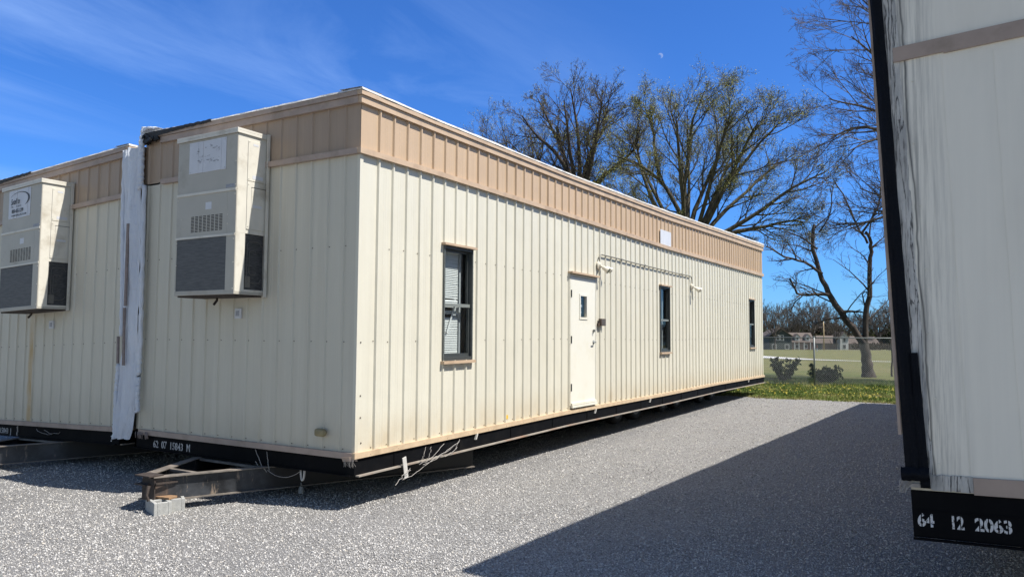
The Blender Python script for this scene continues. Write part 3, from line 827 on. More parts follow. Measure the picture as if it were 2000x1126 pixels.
def office(root, wp, W, L, mats, wpu=None, long_holes=(), detail=True, torn=True, ac_y=1.36, ac_sign=False):
    cr, tn, trm = mats
    # long wall (y = 0) and short wall (x = 0), other two walls plain ribbed
    P = corr_profile(0, L, RIB0, PITCHR, RIB)
    b = MB(wp); corr_wall(b, (0, 0, 0), (1, 0, 0), (0, -1, 0), P, .055, 3.10, long_holes, 6)
    for i in range(int((L - .3) / PITCHR) + 1):
        s = RIB0 + i * PITCHR
        for zz_ in (.085, 1.165, 2.15):
            if zz_ > 1 and i % 2 == 0 and random.random() < .35: continue
            x = s - .035 + random.uniform(-.008, .008)
            if any(h[0] - .03 < x < h[1] + .03 and h[2] - .05 < zz_ < h[3] + .05 for h in long_holes): continue
            b.screw((x, -.001, zz_ + random.uniform(-.006, .006)), (0, -1, 0), .0062, 1)
    for q_ in ((.07, .62), (.075, .40), (.09, .145), (.06, 1.16)): b.screw((q_[0], -.001, q_[1]), (0, -1, 0), .009, 1)
    b.build('long_wall', [M['cream'] if detail else cr, M['screw']], root)
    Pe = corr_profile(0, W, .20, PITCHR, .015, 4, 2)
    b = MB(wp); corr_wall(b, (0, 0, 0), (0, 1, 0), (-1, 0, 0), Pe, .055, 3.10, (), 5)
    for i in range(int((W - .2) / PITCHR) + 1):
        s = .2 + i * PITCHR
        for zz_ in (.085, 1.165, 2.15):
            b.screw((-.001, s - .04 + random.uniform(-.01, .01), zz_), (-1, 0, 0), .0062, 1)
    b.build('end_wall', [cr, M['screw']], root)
    b = MB(wp); Pb = corr_profile(0, L, RIB0, PITCHR, RIB); corr_wall(b, (0, W, 0), (1, 0, 0), (0, 1, 0), Pb, .055, 3.72, (), 4)
    b.build('rear_wall', cr, root)
    b = MB(wp); corr_wall(b, (L, 0, 0), (0, 1, 0), (1, 0, 0), Pe, .055, 3.72, (), 4); b.build('far_end_wall', cr, root)
    # corner posts
    b = MB(wp); b.box(-.014, .034, -.016, .024, .06, 3.085); b.build('corner_trim', M['cream'] if detail else cr, root)
    # interior: floor, ceiling, dark lining
    b = MB(wp); b.box(.01, L - .01, .14 if detail else .03, W - .03, .02, .05); b.box(.01, L - .01, .03, W - .03, 3.0, 3.02)
    b.box(.01, L - .01, 1.6, 1.62, .05, 3.0)
    b.build('interior_lining', M['inner'], root)
    # fascia band
    Pf = corr_profile(0, L, RIB0, PITCHR, RIB)
    b = MB(wp); corr_wall(b, (0, -.006, 0), (1, 0, 0), (0, -1, 0), Pf, 3.12, 3.70, (), 2, 0)
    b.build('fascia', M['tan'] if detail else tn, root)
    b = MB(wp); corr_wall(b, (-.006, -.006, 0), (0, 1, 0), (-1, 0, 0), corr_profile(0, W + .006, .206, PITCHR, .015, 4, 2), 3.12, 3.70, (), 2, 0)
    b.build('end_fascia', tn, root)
    nx = 60
    b = MB(wp)   # trims along the long side
    b.box(-.046, L + .02, -.050, .0, 3.088, 3.150, nx=nx)
    b.build('fascia_trim', M['tan_trim'], root)
    b = MB(wp); b.box(-.042, L + .018, -.046, .0, 3.640, 3.718, nx=nx); b.build('top_trim', M['tan_trim'], root)
    b = MB(wp); b.box(-.062, L + .03, -.066, .0, 3.7215, 3.772, nx=nx); b.build('drip_edge', M['tan_trim'], root)
    ye = W - .34 if torn else W
    b = MB(wp); b.box(-.050, -.0, 0.0005, ye - .04, 3.088, 3.150); b.build('end_fascia_trim', trm, root)
    b = MB(wp); b.box(-.046, 0, .0005, ye, 3.640, 3.718); b.build('end_top_trim', trm, root)
    b = MB(wp); b.box(-.064, 0, .0005, ye + .05, 3.7215, 3.772); b.build('end_drip_edge', trm, root)
    # crooked membrane edge on the roof, tar where it has lifted
    b = MB(wp); n = 150; rnd = random.Random(5)
    prev = None
    for i in range(n + 1):
        x = -.066 + (L + .09) * i / n
        h = .030 + .016 * mnoise.noise(Vector((x * .7, 2, 0))) + .010 * mnoise.noise(Vector((x * 5, 1, 0)))
        cur = [(x, -.072 + .008 * mnoise.noise(Vector((x * 4, 0, 0))), 3.7725), (x, -.068, 3.7725 + h * .8), (x, -.035, 3.7725 + h), (x, .25, 3.7725 + h + .01)]
        if prev:
            for a in range(3): b.quad(prev[a], cur[a], cur[a + 1], prev[a + 1])
        prev = cur
    prev = None
    for i in range(81):
        y = -.07 + (W + .0) * i / 80
        h = .026 + .018 * mnoise.noise(Vector((y * 1.1, 7, 0))) + .012 * mnoise.noise(Vector((y * 9, 3, 0)))
        lift = max(0, (y - (W - 1.4)) / 1.4) * .025
        cur = [(-.070 + .008 * mnoise.noise(Vector((y * 6, 9, 0))), y, 3.7725 + lift * .6), (-.060, y, 3.7725 + h * .8 + lift), (-.03, y, 3.7725 + h + lift), (.25, y, 3.7725 + h + .01)]
        if prev:
            for a in range(3): b.quad(prev[a + 1], cur[a + 1], cur[a], prev[a])
        prev = cur
    b.build('roof_membrane', M['membrane'], root, smooth=True)
    b = MB(wp); b.box(.02, L, .1, W - .02, 3.74, 3.785, nx=nx); b.build('roof', M['membrane'], root)
    b = MB(wp); rnd = random.Random(8); prev = None
    for i in range(60):
        y = W - 1.35 + 1.35 * i / 59
        a = .012 + .05 * (i / 59) ** 2; j1 = .012 * mnoise.noise(Vector((y * 14, 4, 0)))
        cur = [(-.074, y, 3.772 - a * 1.1 + j1), (-.080 + j1 * .6, y, 3.785), (-.068, y, 3.800 + j1)]
        if prev:
            for q_ in range(2): b.quad(prev[q_ + 1], cur[q_ + 1], cur[q_], prev[q_])
        prev = cur
    if torn:
        for i in range(26):
            y = W - .32 * rnd.random(); z = 3.76 - .10 * rnd.random()
            b.obox((-.05 - .03 * rnd.random(), y, z), (.02, .01, 0), (0, .035, .02 * rnd.uniform(-1, 1)), (.004, .01, .022))
    b.build('torn_tar', M['tar'], root)
    # base trim
    b = MB(wp); b.box(-.034, L + .02, -.036, .0, .0, .058, nx=nx)
    for i in range(int(L / .45)): b.screw((.2 + i * .45, -.036, .025), (0, -1, 0), .005)
    b.build('base_trim', M['base_trim'], root)
    b = MB(wp); b.box(-.038, 0, .0005, W - .10, -.005, .056); b.build('end_base_trim', trm, root)
    # perimeter frame
    b = MB(wp)
    b.box(-.010, L, -.012, .030, -.165, -.0015, nx=nx); b.box(-.010, .020, .030, W, -.165, -.006)
    b.box(-.010, L, W - .03, W, -.165, .05, nx=4); b.box(L - .03, L, .03, W - .03, -.165, .05)
    for i in range(int(L / 1.22)): b.box(.6 + i * 1.22, .61 + i * 1.22, -.020, -.0125, -.160, -.01)
    for i in range(int(L / .8) - 1): b.box(.8 + i * .8, .84 + i * .8, .05, W - .05, -.15, -.02)
    fr_ = b.build('chassis_rail', M['frame'], root)
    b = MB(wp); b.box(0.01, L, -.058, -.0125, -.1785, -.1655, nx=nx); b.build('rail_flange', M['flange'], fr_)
    b = MB(wp); b.box(-.035, -.0105, .03, W, -.176, -.1655); b.build('end_flange', M['frame'], fr_)
    b = MB(wp)
    for y in (.85, W - .85): ibeam(b, (1.2, y), (L - .3, y), -.42, -.166, .12, 0, 0)
    b.build('main_beam', M['frame'], root)
    return fr_

def tongue(root, wp, W, tip_x=-1.02):
    c = W / 2
    for s in (-1, 1):
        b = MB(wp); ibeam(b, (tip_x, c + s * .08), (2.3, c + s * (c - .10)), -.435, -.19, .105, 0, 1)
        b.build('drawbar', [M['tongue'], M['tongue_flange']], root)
    for xx, hx, hy in ((-.02, .035, .50), (-.62, .025, .26)):
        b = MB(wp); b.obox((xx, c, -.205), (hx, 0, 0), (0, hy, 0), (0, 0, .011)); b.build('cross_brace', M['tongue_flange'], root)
    b = MB(wp)
    b.obox((tip_x + .01, c, -.182), (.08, 0, 0), (0, .12, 0), (0, 0, .006)); b.obox((tip_x - .01, c + .03, -.27), (.06, 0, 0), (0, .09, 0), (0, 0, .006))
    b.obox((tip_x - .006, c - .02, -.315), (.006, 0, 0), (0, .10, 0), (0, 0, .11)); b.obox((tip_x + .09, c - .165, -.255), (.10, -.028, 0), (0, .010, 0), (0, 0, .008))
    b.tube([(tip_x - .06, c - .10, -.27), (tip_x - .09, c - .12, -.36), (tip_x - .075, c - .13, -.41)], [.018, .012, .016], 8)
    b.build('coupler', M['rust'], root)

# height of roof, trim and foot of the long office sag and rise along its length
XR = (0, 1.25, 4.75, 9.45, 13.4, 18.65)
ZR = (3.772, 3.766, 3.796, 3.892, 4.028, 4.196)
ZT = (3.092, 3.105, 3.107, 3.080, 3.113, 3.158)
ZBf = (0, .008, .036, .023, .035, .0)
def warp_main(x, y, z):
    zt = interp(x, XR, ZT); zr = interp(x, XR, ZR); zb = interp(x, XR, ZBf)
    if z > 3.088: z2 = zt + (z - 3.088) * (zr - zt) / (3.80 - 3.088)
    else: z2 = zb + z * (zt - zb) / 3.088 if z > 0 else z + zb
    return (x, y, z2)
Wm, Lm = 3.62, 18.65
office_a = thing('mobile_office', (Lm / 2, Wm / 2, GZ), 'long cream office trailer with tan fascia, white door and three narrow windows', 'office trailer', 'office trailers parked in the gravel yard')
WIN = [(1.46, 2.09, .925, 2.295), (9.04, 9.655, .905, 2.285), (16.78, 17.45, .915, 2.31)]
DX0, DX1, DZ0, DZ1 = 4.862, 5.787, .125, 2.155
holes = [(a + .004, c - .004, e_ + .004, f_ - .004) for a, c, e_, f_ in WIN] + [(DX0 - .035, DX1 + .035, DZ0 - .004, DZ1 + .035)]
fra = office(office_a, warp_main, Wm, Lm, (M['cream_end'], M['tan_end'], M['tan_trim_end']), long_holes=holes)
window(office_a, warp_main, *WIN[0], blind=(1.49, 1.93, ((.44, .465), (.38, .41), (.54, .555))), seedv=1)
window(office_a, warp_main, *WIN[1], blind=(9.07, 9.27, ((.48, .53),)), seedv=2)
window(office_a, warp_main, *WIN[2], seedv=3)
door(office_a, warp_main, DX0, DX1, DZ0, DZ1)
air_con(office_a, warp_main, 1.36, False)
wheels(office_a, warp_main, (8.2, 9.2, 10.9, 11.9, 13.9, 14.9), ((.68, -1), (Wm - .68, 1)), GZ + .03)
tongue(office_a, warp_main, Wm)
text_mesh('62 07 15843 M', .084, (-.0105, 3.245, -.142), (0, -1, 0), (0, 0, 1), M['stencil'], fra, sx=.77, warp=warp_main, stencil=True, bold=.02, spc=1.12, spw=1.9)
# keypad box
b = MB(warp_main); b.box(5.93, 6.12, -.075, -.019, 1.395, 1.515); b.box(5.855, 5.93, -.050, -.019, 1.385, 1.44)
kb = b.build('keypad_box', M['brown_box'], office_a, bevel=.004)
b = MB(warp_main)
for i in range(5): b.box(5.95, 6.10, -.0765, -.0752, 1.412 + i * .019, 1.417 + i * .019)
b.build('keypad_buttons', M['steel'], kb)
# conduit and twin flood lamps
b = MB(warp_main)
P = [(5.935, -.035, 2.46), (5.94, -.035, 2.56), (5.97, -.035, 2.605), (6.03, -.035, 2.622)] + [(6.03 + i * .8, -.035, 2.622 + .004 * math.sin(i * 2.1)) for i in range(1, 7)] + [(11.0, -.035, 2.618), (11.10, -.035, 2.60), (11.15, -.035, 2.54), (11.16, -.035, 2.42)]
b.tube(P, .0125, 8)
for x in (6.9, 8.1, 9.3, 10.4): b.box(x, x + .03, -.05, -.0185, 2.60, 2.64)
b.build('conduit', M['conduit'], office_a, smooth=False)
def flood(xc, zc):
    b = MB(warp_main)
    b.tube([(xc, -.019, zc), (xc, -.045, zc)], [.075, .070], 16); b.tube([(xc, -.045, zc), (xc, -.075, zc)], [.045, .035], 12)
    fl = b.build('flood_lamp', M['lamp_white'], office_a, smooth=False)
    for dx, d in ((-.03, Vector((.10, -.62, -.42))), (.07, Vector((.55, -.55, -.35)))):
        d = d.normalized(); a = Vector((xc + dx, -.07, zc - .01)); h = MB(warp_main)
        h.tube([a, a + d * .05, a + d * .055, a + d * .12, a + d * .165], [.018, .018, .036, .040, .058], 14, caps=True)
        hd = h.build('lamp_head', M['lamp_white'], fl, smooth=False)
        h = MB(warp_main); h.tube([a + d * .166, a + d * .170], [.050, .046], 14); h.build('lens', M['lens'], fl)
flood(5.94, 2.425); flood(11.17, 2.385)
# small things on the walls
b = MB(warp_main); b.box(9.03, 9.70, -.034, -.026, 3.155, 3.42); b.build('notice_board', M['white_sign'], office_a, label='blank white board on the fascia')
b = MB(warp_main); b.box(2.93, 2.99, -.004, -.0015, .10, .155); b.build('sticker', M['yellow'], office_a, label='small yellow sticker low on the wall')
def outlet(root, wp, y, z):
    b = MB(wp); b.box(-.026, -.001, y - .052, y + .052, z - .058, z + .058); o_ = b.build('outlet_box', M['white_sign'], root, bevel=.004)
    b = MB(wp); b.box(-.030, -.0265, y - .028, y + .028, z - .030, z + .030); b.build('outlet_cover', M['grey_ink'], o_)
outlet(office_a, warp_main, 1.77, 1.47)
b = MB(warp_main); b.box(-.075, -.016, .365, .495, .195, .275); b.box(-.062, -.016, .355, .505, .205, .265); b.build('wall_vent', M['vent'], office_a, bevel=.022)
# hanging strap, loose wires and a broken bracket under the near corner
b = MB(warp_main)
for k_ in range(2):
    P = []
    for i in range(13):
        t = math.pi * i / 12
        P.append((-.02 + .012 * k_, .70 + .028 * math.cos(t) * -1, -.17 - .115 * math.sin(t)))
    b.tube(P, .006, 5)
b.build('hanging_strap', M['strap'], office_a)
b = MB(warp_main)
b.obox((.72, -.075, -.19), (.030, 0, .006), (0, .004, 0), (-.035, -.01, .115))
b.build('broken_bracket', M['strap'], office_a)
b = MB(warp_main); rnd = random.Random(21)
def wirep(a, c, sag, wob, n=8):
    a = Vector(a); c = Vector(c); P = []
    for i in range(n + 1):
        t = i / n; p = a.lerp(c, t); p.z -= sag * 4 * t * (1 - t)
        if 0 < i < n: p += Vector((rnd.uniform(-wob, wob), rnd.uniform(-wob, wob), rnd.uniform(-wob, wob)))
        P.append(p)
    return P
for a, c, s in (((1.45, -.06, -.03), (.95, -.09, -.19), .03), ((1.78, -.05, -.03), (1.25, -.09, -.15), .02), ((1.72, -.06, -.06), (1.0, -.10, -.20), .03), ((1.30, -.06, -.15), (.62, -.12, -.30), .02), ((1.1, -.06, -.02), (1.0, -.08, -.14), .01), ((.8, -.08, -.21), (.48, -.14, -.33), -.01), ((1.7, -.07, -.10), (1.40, -.09, -.16), .02), ((1.78, -.05, -.02), (1.66, -.07, -.11), .0), ((1.2, -.06, -.03), (1.12, -.09, -.17), 0), ((.78, -.1, -.22), (.60, -.15, -.28), 0)):
    b.tube(wirep(a, c, s, .010), .0028, 4)
b.build('loose_wire', M['wire'], office_a)
b = MB(warp_main)
b.tube(wirep((-.02, 1.42, -.02), (-.05, 1.20, -.24), .03, .008), .004, 4); b.tube(wirep((-.02, 1.24, -.03), (-.04, 1.17, -.22), .02, .004), .003, 4)
b.tube(wirep((-.05, 1.38, -.14), (-.05, 1.22, -.22), .03, .02), .004, 4); b.tube(wirep((-.04, 1.20, -.22), (-.03, .72, -.19), .07, .002), .003, 4)
b.build('loose_wire', M['wire'], office_a)
b = MB(warp_main)
for i in range(16):
    x = rnd.uniform(-.05, -.02); y = rnd.uniform(-.04, .10)
    b.tube([(x, y, -.0), (x - .01, y, -.03), (x + rnd.uniform(-.02, .02), y + rnd.uniform(-.02, .02), -.07 - rnd.random() * .02)], .002, 3)
b.build('frayed_fibre', M['wire'], office_a)
b = MB(warp_main); b.obox((-.022, .045, -.005), (.030, -.02, 0), (0, .05, -.005), (-.012, 0, .025)); b.build('bent_corner_flap', M['tan_trim_end'], office_a)
b = MB(warp_main)
for i in range(14):
    x0_ = 2.0 + i * 1.23 + rnd.uniform(-.3, .3)
    if rnd.random() < .35: b.obox((x0_, -.03, -.035), (.012, 0, 0), (0, .012, 0), (.012, -.004, .035))
b.build('dangling_tie', M['strap'], office_a)

# ------------------------------------------------------------------ the neighbour on the left
def warp_left(x, y, z):
    zz_ = z * .970 + (.02 if z > 0 else .0) * 0 - .004 - (.030 + .0045 * z) * y
    return (x + .0, 3.97 + y, zz_)
office_b = thing('mobile_office', (Lm / 2, 3.97 + Wm / 2, GZ), 'cream office trailer at far left with a phone-number sign on its air conditioner', 'office trailer', 'office trailers parked in the gravel yard')
frb = office(office_b, warp_left, Wm, 18.2, (M['cream_left'], M['tan_end'], M['tan_trim_end']), detail=False, torn=False)
air_con(office_b, warp_left, 1.275, True)
wheels(office_b, warp_left, (8.2, 9.2, 10.9, 11.9), ((.68, -1), (Wm - .68, 1)), GZ + .11)
tongue(office_b, warp_left, Wm)
text_mesh('62 07 15843 J', .080, (-.0105, 3.245 - .01, -.142), (0, -1, 0), (0, 0, 1), M['stencil'], frb, sx=.77, warp=warp_left, stencil=True, bold=.02, spc=1.12, spw=1.9)
text_mesh('2', .075, (-.0105, .165, -.135), (0, -1, 0), (0, 0, 1), M['stencil'], frb, sx=.585, warp=warp_left, bold=.015)
outlet(office_b, warp_left, 1.66, 1.46)
b = MB(warp_left)
b.tube(wirep((-.03, 1.9, -.04), (-.03, 1.5, -.10), .03, .01), .003, 4); b.tube(wirep((-.03, 1.7, -.05), (-.03, 1.3, -.06), .04, .01), .003, 4); b.tube(wirep((-.03, 2.4, -.02), (-.03, 2.4, -.16), 0, .006), .008, 4)
b.build('loose_wire', M['wire'], office_b)

# ------------------------------------------------------------------ white sheeting over the gap
k = Mat('white plastic sheeting')
cc = k.mix(k.rng(k.noise(3, 5, .6, k.pos((1, 1, .4))), .35, .7), (.66, .69, .74), (.55, .58, .64))
k.bump(k.mul(k.noise(1, 4, .6, k.pos((30, 30, 4))), k.noise(12, 3), 'ADD'), .55, .03)
M['sheet'] = k.done(cc, .45)
b = MB(); nu, nv = 40, 90
for j in range(nv + 1):
    t = j / nv; z = 3.60 + (-.075 - 3.60) * t
    yl = interp(t, (0, .3, .7, .9, 1), (3.99, 3.95, 3.88, 3.93, 3.93)); yr = interp(t, (0, .1, .3, .85, .95, 1), (3.58, 3.59, 3.54, 3.55, 3.60, 3.66))
    for i in range(nu + 1):
        s = i / nu; y = yr + (yl - yr) * s
        fold = .034 * math.sin(s * 15 + 1.5 * math.sin(t * 3)) * (.5 + .5 * math.sin(t * 5 + s * 3)) + .018 * mnoise.noise(Vector((s * 7, t * 9, 0))) + .010 * mnoise.noise(Vector((s * 20, t * 22, 4)))
        edgez = .008 * mnoise.noise(Vector((s * 5, 0, 9))) if j == nv else 0
        b.v.append((-.055 - fold - .05 * math.sin(math.pi * s), y, z + edgez))
for j in range(nv):
    for i in range(nu):
        a = j * (nu + 1) + i; b.f.append((a, a + 1, a + nu + 2, a + nu + 1)); b.mi.append(0)
# top lap running back over the roofs
for i in range(nu):
    s0, s1 = i / nu, (i + 1) / nu
    a, c = b.v[i], b.v[i + 1]
    b.quad(c, a, (.5, a[1], a[2] + .02), (.5, c[1], c[2] + .02))
root = thing('plastic_sheeting', (-.05, 3.8, -.10), 'wrinkled white plastic sheeting wrapped over the gap between the two left trailers', 'plastic sheeting')
b.build('sheet', M['sheet'], root, smooth=True)
def roll(ys, zs, xs, rad, name):
    b = MB(); n = 60; P = []; rr = []
    for i in range(n + 1):
        t = i / n; tt = [q_ / (len(zs) - 1) for q_ in range(len(zs))]
        P.append((interp(t, tt, xs) + .008 * mnoise.noise(Vector((t * 20, 1, 0))), interp(t, tt, ys) + .010 * mnoise.noise(Vector((t * 25, 7, 0))), interp(t, tt, zs)))
        rr.append(rad * (1 + .30 * mnoise.noise(Vector((t * 30, 3, len(ys)))) + .12 * mnoise.noise(Vector((t * 50, 9, 0)))))
    b.tube(P, rr, 9)
    b.build(name, M['sheet'], root, smooth=True)
roll((3.60, 3.60, 3.585, 3.575), (3.86, 3.60, 3.30, 3.05), (-.05, -.085, -.09, -.09), .038, 'rolled_edge')
b = MB(); prev = None
for i in range(25):
    t = i / 24; y = 3.34 + .285 * t; z = 3.822 + .030 * math.sin(t * 2.6) - .05 * max(0, t - .8) / .2; j_ = .008 * mnoise.noise(Vector((t * 9, 2, 0)))
    cur = [(.32, y, z + .006), (-.04, y, z + j_), (-.088, y, z - .012 + j_), (-.094, y + .004, z - .030 - .075 * t ** 3 + 2 * j_)]
    if prev:
        for q_ in range(3): b.quad(prev[q_], prev[q_ + 1], cur[q_ + 1], cur[q_])
    prev = cur
b.build('roof_flap', M['sheet'], root, smooth=True)
roll((3.535, 3.50, 3.49, 3.50), (3.10, 2.0, 1.0, .72), (-.07, -.075, -.07, -.07), .028, 'rolled_edge')
roll((3.50, 3.485, 3.48), (.70, .5, .27), (-.07, -.085, -.08), .027, 'rolled_edge')
roll((3.99, 3.96, 3.92, 3.89), (3.60, 2.8, 2.0, 1.20), (-.06, -.075, -.07, -.07), .027, 'rolled_edge')
roll((3.94, 3.95, 3.95), (.85, .45, -.09), (-.06, -.07, -.07), .032, 'rolled_edge')
b = MB(); b.obox((-.135, 3.735, 2.1), (.008, 0, 0), (0, .022, 0), (0, .004, .52)); b.obox((-.135, 3.735, 1.20), (.008, 0, 0), (0, .020, 0), (0, .012, .36))
b.obox((-.085, 3.93, 1.03), (.01, 0, 0), (0, .018, 0), (0, .006, .17))
b.build('batten', M['batten'], root)
b = MB()
for i in range(22):
    y = 3.30 + .26 * rnd.random(); z = -.01 + .02 * rnd.random()
    b.tube([(-.05, y, z + .03), (-.06, y - .01, z), (-.045, y + .02 * rnd.uniform(-1, 1), z - .045)], .005, 4)
b.build('frayed_sheet_end', M['batten'], root)

# ------------------------------------------------------------------ concrete blocks and shim under the hitch
def cblock(x, y, z, rot, lab):
    b = MB(); c = math.cos(rot); s = math.sin(rot); t = Vector((c, s, 0)); n = Vector((-s, c, 0)); zv = Vector((0, 0, 1))
    h = .065; Lh, Wh = .17, .082
    ctr = Vector((x, y, z + h))
    for sgn in (-1, 1): b.obox(ctr + n * (Wh - .016) * sgn, t * Lh, n * .016, zv * h)
    for o_ in (-1, 0, 1): b.obox(ctr + t * (Lh - .016) * o_, t * .016, n * (Wh - .0325), zv * h)
    ob = b.build('concrete_block', M['block'], bevel=.004, loc=(x, y, z))
    ob['label'] = lab; ob['category'] = 'concrete block'; ob['group'] = 'concrete blocks under the drawbar'
cblock(-1.0, 1.66, GZ + .010, 1.21, 'concrete block on the left of the pair, under the drawbar tip')
cblock(-.81, 1.68, GZ + .010, 1.05, 'concrete block on the right of the pair under the drawbar, fully in the sun')
b = MB(); b.obox((-.93, 1.66, GZ + .153), (.055, .012, 0), (-.02, .10, 0), (0, 0, .011))
s_ = b.build('wood_shim', M['wood'], bevel=.003, loc=(-1.02, 1.68, GZ + .14)); s_['label'] = 'weathered wooden shim between the concrete block and the drawbar'; s_['category'] = 'wood shim'
b = MB(); b.tube([(.18, .92, -.47), (.18, .92, -.40)], [.034, .022], 10); b.tube([(.18, .92, -.40), (.18, .92, -.36)], .005, 5)
s_ = b.build('insulator', M['steel'], office_a, smooth=False); s_.name = 'hanging_fitting'

# ------------------------------------------------------------------ the trailer on the right (leans a little, stands askew)
yw, ro = .057, .04
O = Vector((-.4, -4.961, .017))
ea = Vector((math.cos(yw), -math.sin(yw), 0)); r0 = Vector((-math.sin(yw), -math.cos(yw), 0)); ez = Vector((0, 0, 1))
er = r0 * math.cos(ro) + ez * math.sin(ro); eu = ez * math.cos(ro) - r0 * math.sin(ro)
def warp_right(x, y, z):          # x: away from camera, y: to the right, z: up
    return O + ea * x + er * y + eu * z
WR, LR = 3.6, 17.7
office_c = thing('mobile_office', tuple(O + ea * LR / 2 + er * WR / 2 + Vector((0, 0, GZ - O.z))), 'off-white trailer at the right edge with stained end wall and black plastic corner', 'office trailer', 'office trailers parked in the gravel yard')
k = Mat('stained white panel')
rel = k.N.new('ShaderNodeVectorMath'); rel.operation = 'DOT_PRODUCT'
sb = k.N.new('ShaderNodeVectorMath'); sb.operation = 'SUBTRACT'; k.link(k.geo.outputs['Position'], sb.inputs[0]); sb.inputs[1].default_value = O
k.link(sb.outputs[0], rel.inputs[0]); rel.inputs[1].default_value = er
u_ = rel.outputs['Value']
st = k.noise(1, 7, .62, k.pos((12, 12, .5))); st2 = k.noise(1, 6, .68, k.pos((70, 70, 1.3))); blot = k.noise(1, 6, .6, k.pos((4, 4, 1.3)))
cc = k.mix(k.rng(st, .38, .72), (.80, .76, .66), (.755, .718, .625))
cc = k.mix(k.mul(k.rng(st2, .66, .82), .10), cc, (.30, .30, .30))
cc = k.mix(k.mul(k.rng(blot, .45, .8), .25), cc, (.62, .57, .48))
near = k.mul(k.rng(u_, .10, .38, 1, 0), k.rng(k.noise(1, 7, .72, k.pos((34, 34, 1.1))), .44, .64))
cc = k.mix(k.mul(near, .75), cc, (.13, .13, .135))
line = k.mul(k.rng(k.mul(k.mul(u_, k.mul(k.noise(1.6, 4), .07), 'ADD'), .172, 'SUBTRACT'), -.008, .0), k.rng(k.mul(k.mul(u_, k.mul(k.noise(1.6, 4), .07), 'ADD'), .172, 'SUBTRACT'), .0, .012, 1, 0))
cc = k.mix(k.mul(line, .85), cc, (.03, .03, .032))
k.bump(k.noise(1, 3, .5, k.pos((4, 4, .8))), .25, .02)
M['white_panel'] = k.done(cc, .5)
k = Mat('cracked white caulk')
v = k.noise(1, 6, .6, k.pos((17, 17, 1.1)), .7)
cc = k.mix(k.rng(k.noise(5, 6, .7, k.pos((2, 2, .6))), .38, .62), (.58, .565, .53), (.36, .355, .34))
cc = k.mix(k.mul(k.rng(k.mul(k.mul(v, .52, 'SUBTRACT'), 1, 'ABSOLUTE'), .008, .022, 1, 0), .9), cc, (.04, .04, .04))
cc = k.mix(k.mul(k.rng(v, .62, .68), .8), cc, (.07, .07, .07))
k.bump(v, .8, .02)
M['caulk'] = k.done(cc, .7)
b = MB(warp_right)
b.box(.004, LR, .004, WR, .285, 3.72, nx=3); b.build('wall', M['cream'], office_c)
b = MB(warp_right)
b.box(-.004, .003, .10, 1.32, .33, 3.0); b.box(-.004, .003, 1.323, 2.54, .33, 3.0); b.box(-.004, .003, 2.543, WR, .33, 3.0)
b.box(-.004, .003, .10, WR, 3.08, 3.72)
for (ya, yb_) in ((.345, .365), (.615, .64), (.90, .91)):     # standing wrinkles in the sheet
    b.tube([(-.004, ya + (yb_ - ya) * i / 12 * 0 + .004 * mnoise.noise(Vector((i * .4, ya, 0))) + (ya - yb_) * (i / 12 - 1) * -1, .40 + 2.55 * i / 12) for i in range(13)], .0028, 4)
for i in range(7):
    for yy in (.165, 1.30): b.screw((-.004, yy + .01 * math.sin(i * 2.3), .45 + i * .40), (-1, 0, 0), .007)
b.build('end_panel', M['white_panel'], office_c)
def wav(name, u0f, u1f, z0, z1, x, mat, n=60, th=.01, bul=.012):
    b = MB(warp_right); m_ = 8; rows = []
    for j in range(n + 1):
        t = j / n; z = z0 + (z1 - z0) * t; a, c = u0f(z), u1f(z); row = []
        for i in range(m_ + 1):
            s = i / m_; xx = x - bul * math.sin(math.pi * s) * (1 + .6 * mnoise.noise(Vector((s * 4, z * 2.2, 0)))) - .006 * mnoise.noise(Vector((s * 9, z * 7, 5)))
            row.append(len(b.v)); b.v.append((xx, a + (c - a) * s, z))
        rows.append(row)
    for r1, r2 in zip(rows, rows[1:]):
        for i in range(m_): b.f.append((r1[i], r1[i + 1], r2[i + 1], r2[i])); b.mi.append(0)
    # give it thickness at the edges
    for r1, r2 in zip(rows, rows[1:]):
        for i_, dr in ((0, 0), (m_, 0)):
            p, q_ = b.v[r1[i_]], b.v[r2[i_]]
            b.quad(p, q_, (x + th, q_[1], q_[2]), (x + th, p[1], p[2]))
    return b.build(name, mat, office_c, smooth=False)
nz_ = lambda z, s, a: a * mnoise.noise(Vector((z * s, 3.3, 0)))
wav('caulk_strip', lambda z: .02, lambda z: interp(z, (.3, 1.5, 3.7), (.135, .122, .112)) + nz_(z, 6, .006), .30, 3.72, -.004, M['caulk'], bul=.006)
wav('black_plastic', lambda z: interp(z, (.4, 1.5, 3.7), (-.018, -.026, -.034)) + nz_(z, 3, .003), lambda z: interp(z, (.4, .7, 1.12, 1.55, 3.0, 3.72), (.088, .078, .060, .054, .040, .034)) + nz_(z, 5, .003), .42, 3.72, -.020, M['black_plastic'], bul=.020)
wav('black_plastic', lambda z: .055 + nz_(z, 3, .002), lambda z: interp(z, (.40, 1.13), (.110, .096)) + nz_(z, 5, .002), .40, 1.13, -.032, M['black_plastic'], bul=.008)
b = MB(warp_right); b.box(-.008, .04, -.047, -.028, .62, 3.72); b.box(0, LR, -.046, .003, 3.65, 3.78); b.box(0, LR, -.030, .003, 3.02, 3.10)
b.build('corner_trim', M['tan_trim_end'], office_c)
